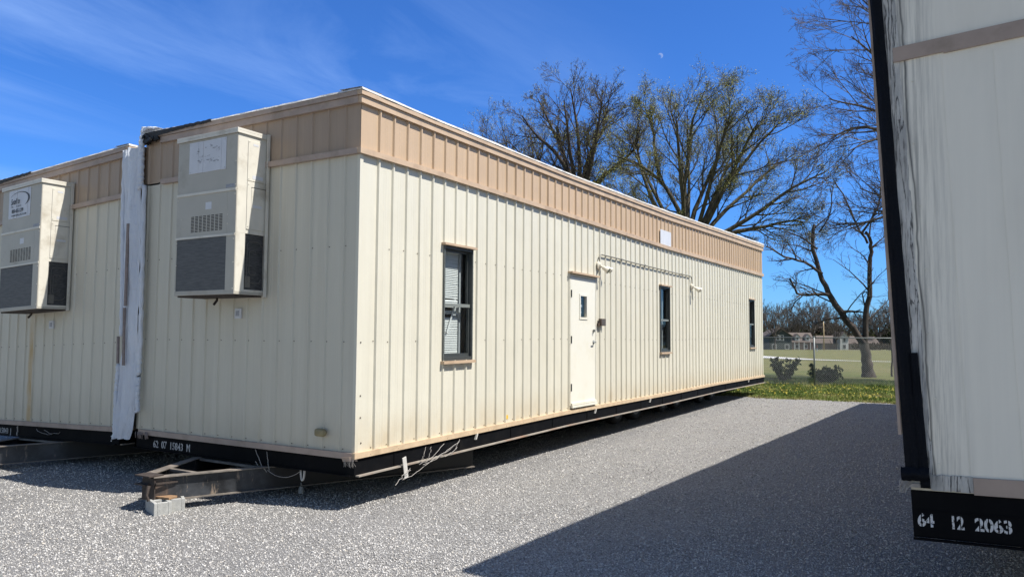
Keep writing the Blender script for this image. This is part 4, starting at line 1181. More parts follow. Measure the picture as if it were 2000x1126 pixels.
# crumpled end of the black plastic and the fraying board under it
b = MB(warp_right); n = 14
for j in range(7):
    for i in range(n + 1):
        s = i / n; t = j / 6
        b.v.append((-.040 - .035 * math.sin(math.pi * t) * (1 + .5 * mnoise.noise(Vector((s * 5, t * 3, 1)))), -.040 + .155 * s, .345 + .085 * t + .012 * mnoise.noise(Vector((s * 6, t * 2, 8)))))
for j in range(6):
    for i in range(n): a = j * (n + 1) + i; b.f.append((a, a + 1, a + n + 2, a + n + 1)); b.mi.append(0)
b.box(-.036, .0, .06, .112, .305, .36)
b.build('crumpled_plastic', M['black_plastic'], office_c, smooth=True)
b = MB(warp_right)
for i in range(40):
    y = -.055 + .05 * rnd.random(); z = .30 + .05 * rnd.random()
    b.tube([(-.01 - .02 * rnd.random(), y + .02, z + .02), (-.03, y, z), (-.03 - .02 * rnd.random(), y - .03 * rnd.random(), z - .035 * rnd.random() - .01)], .0028, 4)
b.box(-.022, .0, -.015, .062, .303, .326)
b.build('frayed_board', M['wire'], office_c)
b = MB(warp_right); prev = None; rr = random.Random(3)
for i in range(30):
    y = .112 + .225 * i / 29; zt_ = .385 + .014 * mnoise.noise(Vector((y * 30, 0, 0))); zb_ = .292 + .008 * mnoise.noise(Vector((y * 40, 5, 0)))
    if prev: b.box(-.012 - .004 * rr.random(), -.0045, prev, y, zb_, zt_)
    prev = y
b.build('torn_caulk', M['caulk'], office_c)
b = MB(warp_right); b.box(-.022, .003, .338, WR, .281, .382); bt = b.build('base_trim', M['tan_trim_end'], office_c, bevel=.002)
b = MB(warp_right); prev = None
for i in range(40):
    y = .078 + (WR - .078) * (i / 39) ** 1.6
    cur = (y, 2.992 + nz_(y, 3, .004) - .01 * (i > 8), 3.086)
    if prev: b.box(-.020, -.0045, prev[0], cur[0], prev[1] if i < 9 else 2.985, 3.086)
    prev = cur
b.build('band_trim', M['tan_trim_end'], office_c)
b = MB(warp_right); b.box(.0, LR, .0, WR, .0, .283); frc = b.build('chassis_rail', M['frame'], office_c, bevel=.003)
b = MB(warp_right); b.box(-.03, -.0005, .0, WR, -.012, -.0005); b.box(-.004, -.0005, .0, WR, .165, .170); b.build('rail_flange', M['frame'], frc)
k = Mat('chipped stencil paint')
cc = k.mix(k.rng(k.noise(70, 4, .7), .55, .62), (.60, .60, .60), (.03, .03, .032))
M['stencil_worn'] = k.done(cc, .7)
e0 = Vector(warp_right(0, 0, 0)); 
def rt_text(s, y, z, h, sx):
    p = warp_right(-.0015, y, z)
    text_mesh(s, h, p, er, eu, M['stencil_worn'], frc, sx=sx, stencil=True, bold=.03)
rt_text('64', .026, .070, .074, .86); rt_text('12', .198, .071, .074, .72); rt_text('2063', .328, .072, .072, .92)
b = MB(warp_right); b.box(LR - .02, LR + .01, 0, WR, .28, 3.75); b.box(-.02, LR, -.02, WR, 3.721, 3.78); b.build('roof', M['membrane'], office_c)
wheels(office_c, lambda x, y, z: warp_right(x, y, z), (8.5, 9.5, 10.6), ((.7, -1),), GZ - O.z + .0)
b = MB(warp_right); ibeam(b, (-1.0 + .4, .95), (2.3, .35), -.26, -.015, .1, 0, 0); b.build('drawbar', M['rust'], office_c)

# ------------------------------------------------------------------ trees
class Tree:
    def __init__(s, seed): s.r = random.Random(seed); s.limb = MB(); s.twig = MB(); s.leafV = []; s.tips = []
    def rv(s, a=1.): return Vector((s.r.uniform(-a, a), s.r.uniform(-a, a), s.r.uniform(-a, a)))
    def grow(s, p, d, L, rad, lvl, spec):
        """spec: list per level: (n children, length ratio, radius, angle, wander, tropism)"""
        nseg = (6, 5, 4, 3, 3)[min(lvl, 4)] if L > .8 else 3
        pts = [p.copy()]; d = d.normalized(); wander, trop = spec['wander'], spec['trop']
        for i in range(nseg):
            d = (d + s.rv(wander) + Vector((0, 0, trop))).normalized()
            p = p + d * (L / nseg); pts.append(p.copy())
        rads = [max(spec['rmin'], rad * (1 - .72 * i / nseg)) for i in range(nseg + 1)]
        thick = rad > .03
        (s.limb if thick else s.twig).tube(pts, rads, 6 if rad > .08 else (4 if thick else 3), 0, caps=False)
        s.kids(pts, rads, L, lvl, spec)
    def kids(s, pts, rads, L, lvl, spec, start=.25):
        if lvl >= spec['levels']:
            s.tips.append(pts[-1]); 
            if s.r.random() < .5: s.tips.append(pts[len(pts) // 2])
            return
        n = spec['n'][lvl]; n = max(1, int(n * s.r.uniform(.75, 1.25)))
        seg = len(pts) - 1
        for k_ in range(n):
            t = start + (1 - start) * (k_ + s.r.random()) / n
            i = min(seg - 1, int(t * seg)); f = t * seg - i
            q_ = pts[i].lerp(pts[i + 1], f); dd_ = (pts[i + 1] - pts[i]).normalized()
            ax = dd_.cross(s.rv()).normalized()
            ang = R(spec['ang'][lvl] * s.r.uniform(.6, 1.3))
            nd = (Matrix.Rotation(ang, 3, ax) @ dd_)
            rr_ = (rads[i] + (rads[i + 1] - rads[i]) * f)
            s.grow(q_, nd, L * spec['ratio'][lvl] * s.r.uniform(.6, 1.15) * (1.15 - .45 * t), min(rr_ * .72, spec['rad'][lvl]), lvl + 1, spec)
    def path(s, pts, r0, r1, spec, lvl=0, start=.15, smooth=2):
        P = [Vector(p) for p in pts]
        Q = []
        for i in range(len(P) - 1):
            for j in range(smooth + 1):
                t = j / (smooth + 1)
                a = P[max(0, i - 1)]; b_ = P[i]; c = P[i + 1]; d = P[min(len(P) - 1, i + 2)]
                q_ = .5 * ((2 * b_) + (c - a) * t + (2 * a - 5 * b_ + 4 * c - d) * t * t + (3 * b_ - a - 3 * c + d) * t ** 3)
                Q.append(q_ + s.rv(.04) * (1 if i or j else 0))
        Q.append(P[-1])
        n = len(Q) - 1; rads = [r0 + (r1 - r0) * (i / n) for i in range(n + 1)]
        s.limb.tube(Q, rads, 8, 0, caps=False)
        L = sum((Q[i + 1] - Q[i]).length for i in range(n))
        if spec: s.kids(Q, rads, L, lvl, spec, start)
    def finish(s, base, label, cat, group, bark_, leaf=None, nleaf=0, lsize=.05, spread=.25, name='tree'):
        root = thing(name, base, label, cat, group)
        if s.limb.f: s.limb.build('trunk', bark_, root, smooth=True)
        if s.twig.f: cw = s.twig.build('crown', bark_, root)
        if leaf and nleaf:
            V = []; F = []
            for i in range(nleaf):
                p = s.r.choice(s.tips); q_ = p + Vector((s.r.gauss(0, spread), s.r.gauss(0, spread), s.r.gauss(0, spread)))
                a = s.rv().normalized() * lsize * s.r.uniform(.5, 1.3); b_ = a.cross(s.rv()).normalized() * a.length * .5
                V += [q_ - a, q_ + b_, q_ + a, q_ - b_]; k_ = len(V) - 4; F.append((k_, k_ + 1, k_ + 2, k_ + 3))
            b = MB(); b.v = [tuple(v) for v in V]; b.f = F; b.mi = [0] * len(F)
            b.build('foliage', leaf, root)
        return root

def limb3(base, LS, dep):
    """limb given as (sideways, height) pairs plus depth offsets growing along it"""
    return [base + RT * a + Vector((0, 0, h)) + FW * (dep * i / max(1, len(LS) - 1)) for i, (a, h) in enumerate(LS)]

# the tall twin-crowned trees behind the long office
SP = dict(levels=4, n=[10, 8, 5, 4], ratio=[.32, .55, .55, .6], rad=[.055, .024, .012, .008], ang=[38, 38, 40, 42], wander=.13, trop=.05, rmin=.0065)
base3 = Vector((35.57, 7.68, GZ - .1))
T = Tree(31)
T.path([base3 + Vector((0, 0, z)) for z in (0, 3, 5.6)] , .50, .40, None)
st3 = [[(0, 5.5), (0, 7.24), (-.58, 9.26), (-1.59, 10.99), (-3.03, 12.14), (-4.32, 12.57)], [(-1.59, 10.9), (-1.79, 13.29), (-2.02, 15.0), (-2.39, 16.2)],
       [(0, 5.5), (-.1, 7.24), (-.29, 9.83), (-.14, 12.14), (.14, 14.6), (.72, 16.3)], [(0, 5.5), (.09, 7.24), (.58, 9.26), (1.44, 11.27), (2.16, 13.3), (2.74, 15.2)],
       [(0, 5.5), (.34, 7.24), (1.3, 9.26), (2.74, 11.56), (4.2, 13.6), (5.0, 14.4)], [(0, 5.5), (.5, 7.09), (2.45, 9.26), (4.47, 11.27), (6.0, 12.9)],
       [(0, 5.5), (.6, 6.95), (3.03, 8.39), (5.4, 10.2), (6.9, 11.0)], [(.3, 5.8), (1.59, 7.2), (2.74, 7.81), (3.89, 8.02), (5.4, 8.4), (6.6, 8.3)],
       [(0, 5.5), (-.29, 6.8), (-1.59, 9.26), (-2.16, 10.99), (-2.59, 12.72), (-3.17, 14.9)], [(0, 5.5), (-.9, 7.2), (-2.6, 8.8), (-4.2, 9.6)]]
for i, l in enumerate(st3):
    l = [(a, min(h, 9) + max(0, h - 9) * .90) for a, h in l]
    dpt = (0, .6, -1.2, 1.5, -1.0, 2.2, -2.4, -.8, 1.8, -2.0)[i]
    T.path(limb3(base3, l, dpt), .20 if len(l) > 4 else .11, .028, SP, 0, .36)
for a in (40, 75, 120, 250, 285, 310):       # limbs towards and away from the viewer
    d = RT * math.cos(R(a)) + FW * math.sin(R(a)); 
    T.path([base3 + Vector((0, 0, 5.5)), base3 + d * .9 + Vector((0, 0, 7.5)), base3 + d * 2.6 + Vector((0, 0, 10.2)), base3 + d * 4.0 + Vector((0, 0, 12.4)), base3 + d * 4.6 + Vector((0, 0, 13.2))], .17, .03, SP, 0, .38)
T.finish(tuple(base3), 'widest and tallest tree behind the long trailer, budding yellow green', 'tree', 'trees behind the trailers', M['bark_moss'], M['bud'], 70000, .034, .15)

SP4 = dict(levels=4, n=[11, 8, 5, 4], ratio=[.31, .55, .55, .6], rad=[.05, .022, .011, .008], ang=[36, 38, 40, 42], wander=.14, trop=.05, rmin=.0068)
base4 = Vector((35.14, 14.31, GZ - .1)); T = Tree(44)
T.path([base4 + Vector((0, 0, z)) for z in (0, 4, 8.2)], .42, .33, None)
st4 = [[(0, 8), (0, 10.4), (-.62, 11.9), (-1.54, 13.2), (-2.78, 14.4), (-3.5, 15.4)], [(-.62, 11.9), (-1.08, 13.5), (-1.85, 15.2), (-2.5, 16.6)], [(0, 8), (0, 10.4), (0, 12.3), (-.15, 14.6), (-.6, 16.8)],
       [(0, 8), (.15, 10.4), (.62, 12.8), (1.6, 14.9), (1.85, 16.3)], [(0, 8), (.31, 10.2), (1.54, 11.6), (3.0, 12.8), (3.6, 13.9)], [(0, 8), (-.31, 10.2), (-2.16, 11.9), (-4.0, 13.1), (-5.0, 13.8)],
       [(0, 8), (.6, 9.5), (2.0, 10.2), (3.4, 10.9)], [(0, 8), (-.8, 9.3), (-2.6, 10.4), (-4.2, 11.4)]]
for i, l in enumerate(st4): T.path(limb3(base4, l, (0, .5, -1, 1.3, -1.2, .8, 1.5, -1.6)[i]), .22 if i != 1 else .13, .03, SP4)
for a in (60, 110, 250, 290):
    d = RT * math.cos(R(a)) + FW * math.sin(R(a))
    T.path([base4 + Vector((0, 0, 8)), base4 + d * 1.0 + Vector((0, 0, 11)), base4 + d * 2.4 + Vector((0, 0, 13.6)), base4 + d * 3.2 + Vector((0, 0, 15.4))], .18, .03, SP4)
T.finish(tuple(base4), 'mostly bare tree just left of the widest one, above the middle of the roof edge', 'tree', 'trees behind the trailers', M['bark'], M['bud'], 14000, .032, .11)

SP5 = dict(levels=3, n=[9, 6, 5], ratio=[.45, .5, .55], rad=[.05, .02, .010], ang=[40, 38, 40], wander=.15, trop=.05, rmin=.007)
base5 = Vector((39.2, 21.0, GZ - .1)); T = Tree(52)
T.path([base5 + Vector((0, 0, z)) for z in (0, 4, 8)], .3, .22, None)
for a, l in ((0, 3.0), (50, 2.6), (100, 2.8), (175, 2.2), (200, 2.6), (250, 2.4), (310, 2.8), (20, 1.2), (5, 1.8)):
    d = RT * math.cos(R(a)) + FW * math.sin(R(a))
    T.path([base5 + Vector((0, 0, 8)), base5 + d * l * .35 + Vector((0, 0, 11)), base5 + d * l * .8 + Vector((0, 0, 13.6)), base5 + d * l + Vector((0, 0, 15.4))], .13, .02, SP5)
T.finish(tuple(base5), 'smallest budding treetop, leftmost above the roof edge', 'tree', 'trees behind the trailers', M['bark'], M['bud'], 9000, .036, .12)

# crooked tree behind the fence
SP1 = dict(levels=3, n=[9, 6, 5], ratio=[.42, .5, .55], rad=[.040, .016, .009], ang=[50, 42, 45], wander=.22, trop=.0, rmin=.0055)
base1 = Vector((32.6, -1.67, GZ - .08)); T = Tree(63)
T.path(limb3(base1, [(.12, -.05), (.05, .35), (0, .81), (-.12, 1.65)], 0), .30, .20, None)
T.path(limb3(base1, [(.06, -.05), (.02, .2)], 0), .36, .27, None)
st1 = [([(-.12, 1.6), (-.88, 2.72), (-1.48, 3.67), (-1.83, 4.62), (-2.19, 6.05), (-2.07, 7.24)], .17, .6), ([(-.10, 1.6), (0, 2.96), (.14, 4.15), (.17, 5.58), (.17, 6.29), (-.1, 6.77)], .14, -.4),
       ([(.17, 6.29), (-.29, 7.24), (-.64, 8.2), (-1.24, 9.4)], .06, .3), ([(-.1, 6.77), (.55, 7.96), (.67, 9.15)], .06, -.5), ([(-1.70, 3.86), (-2.43, 3.91), (-3.22, 3.89), (-3.62, 4.62)], .085, -.3),
       ([(-1.10, 3.05), (-.64, 3.10), (-.10, 3.05)], .075, 0), ([(-1.05, 2.84), (-1.83, 2.72), (-2.19, 2.48)], .05, .4), ([(-2.0, 4.86), (-2.91, 5.34), (-3.86, 5.58), (-4.81, 6.05)], .07, -.6),
       ([(-2.9, 3.89), (-3.3, 3.55), (-3.6, 3.1)], .035, -.2), ([(.12, 3.2), (-.05, 3.43), (-.17, 3.91), (.07, 4.03)], .04, -.2), ([(-2.19, 6.0), (-2.9, 6.6), (-3.6, 6.9)], .05, .3), ([(-2.1, 6.8), (-1.6, 7.8), (-1.7, 8.8)], .045, -.4)]
for l, rad, dpt in st1: T.path(limb3(base1, l, dpt), rad, max(.02, rad * .42), SP1 if rad != .075 else dict(SP1, n=[2, 3, 3]), 0 if rad > .05 else 1)
T.finish(tuple(base1), 'crooked bare tree with a forked trunk behind the wire fence', 'tree', None, M['bark'])

# big bare tree mostly hidden behind the right trailer
SP2 = dict(levels=4, n=[11, 8, 5, 4], ratio=[.42, .52, .55, .6], rad=[.05, .020, .010, .007], ang=[34, 32, 34, 38], wander=.09, trop=.02, rmin=.0052)
base2 = Vector((30.2, -6.7, GZ - .1)); T = Tree(77)
T.path(limb3(base2, [(0, 0), (-.02, 2.5), (-.1, 5.1), (-.3, 8.56), (-.2, 11), (.1, 14)], 0), .36, .08, dict(SP2, n=[8, 5, 4, 3]))
st2 = [([(-.2, 6.6), (-1.65, 8.4), (-3.0, 9.9), (-5.0, 10.6), (-6.4, 10.2)], .15, .4), ([(-.25, 8.5), (-2.06, 10.6), (-4.4, 12.8), (-6.0, 14.0)], .13, -.8), ([(-.2, 7.0), (-2.2, 9.4), (-4.4, 10.0), (-6.4, 9.2)], .11, -1.2), ([(-.2, 6.1), (-2.06, 7.0), (-3.9, 7.4), (-5.6, 7.9)], .09, -.4),
       ([(-.2, 9.2), (-1.65, 12.6), (-3.4, 14.8), (-4.8, 16.4)], .12, .9), ([(-.16, 5.1), (-1.65, 6.5), (-3.6, 7.0), (-5.2, 6.6), (-6.2, 6.6)], .10, .5), ([(-.25, 8.0), (-1.9, 9.9), (-4.0, 11.5), (-5.9, 12.2)], .12, 1.6),
       ([(0, 7), (1.8, 9), (3.2, 11), (4.0, 13)], .14, 0), ([(0, 6), (.2, 8), (.3, 10.5), (.4, 12.5)], .14, 3.5), ([(0, 6), (-.3, 8), (-.5, 10), (-.6, 12)], .14, -3.2)]
for l, rad, dpt in st2: T.path(limb3(base2, l, dpt), rad, .022, SP2)
T.finish(tuple(base2), 'tall bare tree fanning out from behind the right-hand trailer', 'tree', None, M['bark_pale'])

# young dark sapling right of the crooked tree
base6 = Vector((34.3, -2.6, GZ - .08)); T = Tree(81)
T.path(limb3(base6, [(0, 0), (.0, .8), (-.05, 1.9)], 0), .05, .03, dict(SP1, levels=2, n=[6, 4, 3]), 1)
T.finish(tuple(base6), 'thin dark sapling right of the crooked tree', 'tree', None, M['bark'])
base7 = Vector((40.5, -3.4, GZ - .2)); T = Tree(82)
T.path(limb3(base7, [(0, 0), (-.1, 2.2), (.1, 4.2), (.5, 6.2), (.6, 8)], 0), .10, .03, dict(SP1, levels=3, n=[9, 5, 4]))
T.finish(tuple(base7), 'slender bare tree standing further back between the crooked tree and the right trailer', 'tree', None, M['bark'])

# ------------------------------------------------------------------ shrubs by the fence
def shrub(base, wd, ht, seed, label):
    T = Tree(seed); B = Vector(base)
    for i in range(20):
        a = T.r.uniform(0, 6.28); d = Vector((math.cos(a) * .8, math.sin(a) * .8, 1 * T.r.uniform(.7, 1.5))).normalized()
        d.x *= wd; d.y *= wd; d = d.normalized(); L = ht * T.r.uniform(.65, 1.1)
        pts = [B + Vector((math.cos(a), math.sin(a), 0)) * .05]
        for k_ in range(4): pts.append(pts[-1] + (d + T.rv(.12)).normalized() * L / 4)
        T.twig.tube(pts, [.012, .010, .008, .006, .004], 3, 0, False)
        for k_ in range(1, 5):
            for _ in range(9): T.tips.append(pts[k_] + T.rv(.05))
    return T.finish(tuple(base), label, 'shrub', 'shrubs along the wire fence', M['bark'], M['leaf_dark'], 1700, .072, .035, name='shrub')
shrub((26.35, .85, GZ), 1.0, 1.0, 5, 'dark evergreen shrub nearest the end of the long trailer')
shrub((26.1, -.80, GZ), 1.35, .80, 6, 'lower, wider evergreen shrub at the fence post')

# ------------------------------------------------------------------ chain link fence
fa, fb = Vector((22.9, 3.6, GZ)), Vector((26.9, -8.2, GZ)); fd = (fb - fa).normalized(); fl_ = (fb - fa).length; HF = 1.79
fence = thing('chain_link_fence', tuple(fa), 'galvanised chain-link fence along the grass behind the yard', 'fence')
b = MB(); b.tube([fa + Vector((0, 0, HF)), fb + Vector((0, 0, HF))], .020, 8); b.build('top_rail', M['steel'], fence, smooth=True)
b = MB(); b.tube([fa + Vector((0, 0, .05)), fb + Vector((0, 0, .05))], .004, 4); b.build('bottom_wire', M['steel'], fence)
dpost = [2.0 + 3.05 * i - .10 for i in range(-1, 5)]
b = None
# a post sits just left of the wide shrub
pp = (Vector((24.46, -.6, GZ)) - fa).dot(fd)
for i in range(-1, 3):
    p = fa + fd * (pp + i * 3.4)
    if not (0 <= (p - fa).dot(fd) <= fl_): continue
    q_ = MB(); q_.tube([p, p + Vector((0, 0, HF + .02))], .030 if i == 0 else .024, 10); q_.tube([p + Vector((0, 0, HF + .02)), p + Vector((0, 0, HF + .06))], [.034, .01], 10)
    q_.build('post', M['steel'], fence, smooth=True)
b = MB(); sp = .072; r_w = .0036; nn = int(fl_ / sp)
for i in range(-int(HF / sp), nn):
    s0 = i * sp
    for sgn in (1, -1):
        a0, a1 = (s0, 0.05) if sgn == 1 else (s0 + HF, .05), None
        sA = s0 if sgn == 1 else s0 + HF
        P = []
        for zt_ in (.05, HF):
            P.append([sA + sgn * zt_, zt_])
        # clip to the fence
        (sa, za), (sb2, zb2) = P
        if sa < 0: za += (0 - sa) * sgn; sa = 0
        if sa > fl_: za += (sa - fl_); sa = fl_
        if sb2 < 0: zb2 -= (0 - sb2); sb2 = 0
        if sb2 > fl_: zb2 -= (sb2 - fl_); sb2 = fl_
        if zb2 - za < .05: continue
        b.tube([fa + fd * sa + Vector((0, 0, za)), fa + fd * sb2 + Vector((0, 0, zb2))], r_w, 3, 0, False)
b.build('wire_mesh', M['steel'], fence)

# ------------------------------------------------------------------ far houses, pole, trees beyond the road
def tz(x, y): return terrain(x, y)
M['h_green'] = simple('slate green siding', (.045, .06, .062), .8)
M['h_white'] = simple('white trim', (.52, .53, .53), .7)
M['h_roof'] = simple('brown shingle', (.13, .105, .09), .9)
M['h_brick'] = simple('pinkish brick', (.23, .165, .14), .9, var=.3, nscale=2)
M['h_red'] = simple('dull red', (.36, .14, .11), .8)
M['h_glass'] = simple('dark glass', (.03, .035, .04), .3)
def gable(mb_w, mb_r, c, ax, hl, hw, h, rh, ov=.5):
    """gabled block: centre c (ground), ax along the ridge"""
    c = Vector(c); ax = Vector(ax).normalized(); n = Vector((-ax.y, ax.x, 0)); z = Vector((0, 0, 1))
    mb_w.obox(c + z * h / 2, ax * hl, n * hw, z * h / 2)
    for s in (-1, 1):
        e = c + ax * hl * s
        mb_w.add([e - n * hw + z * h, e + n * hw + z * h, e + z * (h + rh)], [(0, 1, 2) if s > 0 else (2, 1, 0)])
    for s in (-1, 1):
        a = c + n * (hw + ov) * s + z * (h - rh * ov / hw); rdg = c + z * (h + rh + .02)
        p = [a - ax * (hl + ov), a + ax * (hl + ov), rdg + ax * (hl + ov), rdg - ax * (hl + ov)]
        th = z * .18
        mb_r.add(p + [q_ + th for q_ in p], [(0, 1, 2, 3), (7, 6, 5, 4), (0, 4, 5, 1), (1, 5, 6, 2), (3, 2, 6, 7), (0, 3, 7, 4)])
def far(xpx, dist, z=None):
    d = (fw + rt2 * ((xpx - 1000) / 1457.76)); d = Vector((d.x, d.y, 0)) / d.dot(fw)
    p = Vector((-5.7149, -5.2112, 0)) + d * dist; p.z = tz(p.x, p.y); return p
def openings(root, c, face, side, lst, zoff):
    """windows: (sideways, z, half width, half height) on a face"""
    f = Vector(face).normalized(); s = Vector(side).normalized(); z = Vector((0, 0, 1))
    for (u, zz_, hw_, hh_) in lst:
        b = MB(); p = Vector(c) + s * u + z * zz_ + f * .03
        b.obox(p, s * (hw_ + .18), f * .06, z * (hh_ + .18)); w_ = b.build('window', M['h_white'], root)
        b = MB(); b.obox(p + f * .075, s * hw_, f * .012, z * hh_); b.build('pane', M['h_glass'], w_)
TOW = -FW
p = far(1524, 268)
h1 = thing('house', tuple(p), 'dark green two-storey house with brown gabled roof and white dormers', 'house', 'houses beyond the field')
bw, br = MB(), MB()
gable(bw, br, p + RT * -2.0, FW, 5.0, 3.9, 4.9, 2.6); bw.build('wall', M['h_green'], h1)
bw2 = MB(); gable(bw2, br, p + RT * 6.0 + FW * 1.0, RT, 4.4, 4.2, 2.9, 3.0); bw2.build('wing_wall', M['h_brick'], h1)
br.build('roof', M['h_roof'], h1)
openings(h1, p + RT * -2.0 + TOW * 5.0, TOW, RT, [(-1.0, 4.2, .45, .8), (.5, 4.2, .45, .8), (-2.3, 1.1, .6, .7), (2.2, 1.1, .6, .7)], 0)
for u in (4.6, 8.3):
    d_ = MB(); rr_ = MB(); gable(d_, rr_, p + RT * u + TOW * 2.0 + Vector((0, 0, 3.1)), FW, 1.1, .8, 1.6, .8, .2)
    dm = d_.build('dormer', M['h_white'], h1); rr_.build('dormer_roof', M['h_roof'], dm)
    openings(dm, p + RT * u + TOW * 3.1 + Vector((0, 0, 3.1)), TOW, RT, [(0, 1.0, .3, .45)], 0)
b = MB(); 
for u in (3.0, 4.6, 6.4, 8.6): b.obox(p + RT * u + TOW * 4.6 + Vector((0, 0, 1.3)), RT * .12, FW * .12, Vector((0, 0, 1.3)))
b.build('porch_post', M['h_white'], h1)
openings(h1, p + RT * 6.0 + TOW * 3.2, TOW, RT, [(-1.6, 1.2, .5, .6), (1.4, 1.2, .5, .6)], 0)

p = far(1575, 275); h2 = thing('house', tuple(p), 'low grey garage with a white door, right of the green house', 'house', 'houses beyond the field')
bw, br = MB(), MB(); gable(bw, br, p, RT, 4.0, 3.0, 2.5, 1.4); bw.build('wall', M['h_green'], h2); br.build('roof', M['h_roof'], h2)
b = MB(); b.obox(p + TOW * 3.03 + Vector((0, 0, 1.1)), RT * 1.6, FW * .05, Vector((0, 0, 1.0))); b.build('garage_door', M['h_white'], h2)

p = far(1640, 300); h3 = thing('house', tuple(p), 'long low brown-roofed house with a tall white gable in its middle', 'house', 'houses beyond the field')
bw, br = MB(), MB(); gable(bw, br, p + RT * 4, RT, 9.0, 4.0, 2.6, 2.6); bw.build('wall', M['h_brick'], h3); br.build('roof', M['h_roof'], h3)
bw, br = MB(), MB(); gable(bw, br, p + RT * -1.5 + TOW * 2.5, FW, 4.0, 1.6, 5.2, 1.8); bw.build('gable_wall', M['h_white'], h3); br.build('gable_roof', M['h_roof'], h3)
bw, br = MB(), MB(); gable(bw, br, p + RT * -6.5, RT, 3.2, 3.4, 2.8, 2.6); bw.build('side_wall', M['h_brick'], h3); br.build('side_roof', M['h_roof'], h3)
openings(h3, p + RT * -1.5 + TOW * 6.5, TOW, RT, [(0, 3.8, .4, .7), (0, 1.3, .5, .7)], 0)
openings(h3, p + RT * 5 + TOW * 4.0, TOW, RT, [(-2, 1.4, .7, .6), (2, 1.4, .7, .6), (6, 1.4, .7, .6)], 0)

p = far(1607, 240); up_ = MB(); up_.tube([p, p + Vector((.05, 0, 5)), p + Vector((0, 0, 9.2))], [.21, .18, .14], 8)
up_ = up_.build('utility_pole', M['pole'], loc=tuple(p), smooth=True); up_['label'] = 'pale timber utility pole beyond the field'; up_['category'] = 'utility pole'
p = far(1593.5, 200); mk = thing('marker_post', tuple(p), 'thin white marker post with red top in the field', 'marker post')
b = MB(); b.obox(p + Vector((0, 0, .5)), (.10, 0, 0), (0, .10, 0), (0, 0, .5)); b.build('post', M['h_white'], mk)
b = MB(); b.obox(p + Vector((0, 0, 1.4)), (.10, 0, 0), (0, .10, 0), (0, 0, .4)); b.build('post_top', M['h_red'], mk)

# individual trees beyond the road
SPF = dict(levels=3, n=[11, 7, 5], ratio=[.40, .5, .5], rad=[.14, .07, .045], ang=[42, 38, 38], wander=.14, trop=.07, rmin=.030)
protos = []
for i in range(4):
    T = Tree(200 + i); z0 = Vector((0, 0, 0)); H_ = 15
    T.path([z0, Vector((.1, 0, H_ * .3)), Vector((-.2, .1, H_ * .62)), Vector((.1, -.1, H_ * .95))], .34, .06, SPF, 0, .25)
    for a in range(5):
        an = a * 1.26 + i; d = Vector((math.cos(an), math.sin(an), 0))
        T.path([Vector((0, 0, H_ * .28)), d * 1.6 + Vector((0, 0, H_ * .45)), d * 3.0 + Vector((0, 0, H_ * .7)), d * 3.6 + Vector((0, 0, H_ * .88))], .17, .05, SPF, 0, .2)
    protos.append((T.limb, T.twig))
pm = []
for i, (l_, t_) in enumerate(protos):
    ms_ = []
    for nm, bb in (('trunk', l_), ('crown', t_)):
        me = bpy.data.meshes.new(nm); me.from_pydata(bb.v, [], bb.f); me.materials.append(M['bark_far']); ms_.append(me)
    pm.append(ms_)
rf = random.Random(99)
FAR = [(1512, 262, .95, 'bare grey tree standing right over the green house'), (1538, 300, 1.1, None), (1560, 310, 1.0, None), (1585, 300, 1.25, None), (1612, 315, 1.15, None), (1632, 290, .9, 'bare pale tree just right of the utility pole'),
       (1655, 310, .9, None), (1690, 320, .95, None), (1715, 300, 1.05, None), (1735, 310, 1.2, None), (1757, 300, 1.1, None), (1495, 310, 1.15, None), (1700, 340, 1.1, None), (1675, 345, 1.0, None), (1548, 340, 1.2, None), (1600, 345, 1.3, None), (1480, 330, 1.1, None), (1460, 320, 1.2, None), (1790, 315, 1.1, None), (1825, 330, 1.2, None)]
for i, (x, d, s, lab) in enumerate(FAR):
    p = far(x, d)
    t_ = thing('bare_tree', tuple(p), lab or 'bare winter tree in the row beyond the road', 'tree', 'bare trees beyond the road')
    t_.rotation_euler = (0, 0, rf.uniform(0, 6.28)); t_.scale = (s, s, s)
    for nm, me in zip(('trunk', 'crown'), pm[i % 4]):
        ob = bpy.data.objects.new(nm, me); col.objects.link(ob); ob.parent = t_
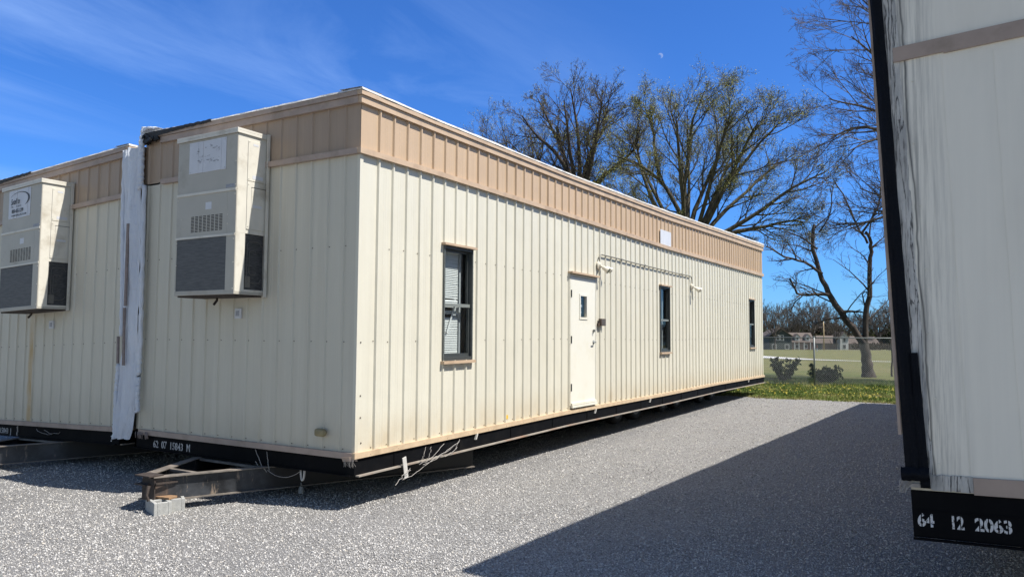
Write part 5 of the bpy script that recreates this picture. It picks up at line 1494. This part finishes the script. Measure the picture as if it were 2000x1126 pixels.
# evergreen and scrubby far wood as one mass
def woods(name, centers, mat, label, nleaf, size):
    V = []; F = []; rw = random.Random(17)
    for (p, rx, rz) in centers:
        n = int(nleaf * rx * rz / 30)
        for i in range(n):
            u = Vector((rw.gauss(0, 1), rw.gauss(0, 1), rw.gauss(0, 1))).normalized() * rw.random() ** .35
            lump = 1 + .35 * mnoise.noise(Vector((p.x * .1 + u.x * 2, u.y * 2, u.z * 2)))
            q_ = p + Vector((u.x * rx * lump, u.y * rx * lump, rz + u.z * rz * lump))
            a = Vector((rw.uniform(-1, 1), rw.uniform(-1, 1), rw.uniform(-1, 1))).normalized() * size * rw.uniform(.5, 1.3); b_ = a.cross(Vector((rw.random(), rw.random(), rw.random()))).normalized() * a.length * .8
            k_ = len(V); V += [q_ - a, q_ + b_, q_ + a, q_ - b_]; F.append((k_, k_ + 1, k_ + 2, k_ + 3))
    b = MB(); b.v = [tuple(v) for v in V]; b.f = F; b.mi = [0] * len(F)
    return b.build(name, mat, kind='stuff', label=label, category='woods')
cs = []
for x in range(1380, 1900, 16):
    cs.append((far(x + rf.uniform(-5, 5), rf.uniform(330, 360)), rf.uniform(5, 7), rf.uniform(4.0, 6.8) if x < 1640 or x > 1700 else rf.uniform(2.8, 4.2)))
for y in range(110, 420, 14): cs.append((Vector((335 + rf.uniform(-12, 12), y, tz(335, y))), 7, rf.uniform(5, 7)))
for y in range(-260, -30, 14): cs.append((Vector((335 + rf.uniform(-12, 12), y, tz(335, y))), 7, rf.uniform(5, 7)))
woods('distant_woods', cs, M['leaf_brown'], 'brown winter woodland massed beyond the houses', 1500, .45)
cs = [(far(x, d), rx, rz) for x, d, rx, rz in ((1498, 285, 3.0, 4.2), (1556, 325, 4.5, 5.0), (1570, 318, 4, 3.8), (1640, 330, 4.5, 4.2), (1597, 322, 4, 3.6), (1745, 300, 5, 5.5))]
woods('evergreen_grove', cs, M['leaf_dark'], 'dark evergreens among the winter trees', 1800, .35)
cs = [(far(x, d), rx, rz) for x, d, rx, rz in ((1655, 315, 3.4, 4.4), (1668, 312, 3.0, 3.6), (1694, 318, 3.2, 4.4), (1490, 300, 3.2, 3.6))]
woods('olive_grove', cs, M['leaf_olive'], 'olive green trees just leafing out beyond the field', 1800, .32)
cs = [(far(x, 292), 2.4, 1.5) for x in range(1672, 1770, 9)]
woods('hedge_scrub', cs, M['leaf_brown'], 'brown scrub along the far side of the road', 1800, .25)
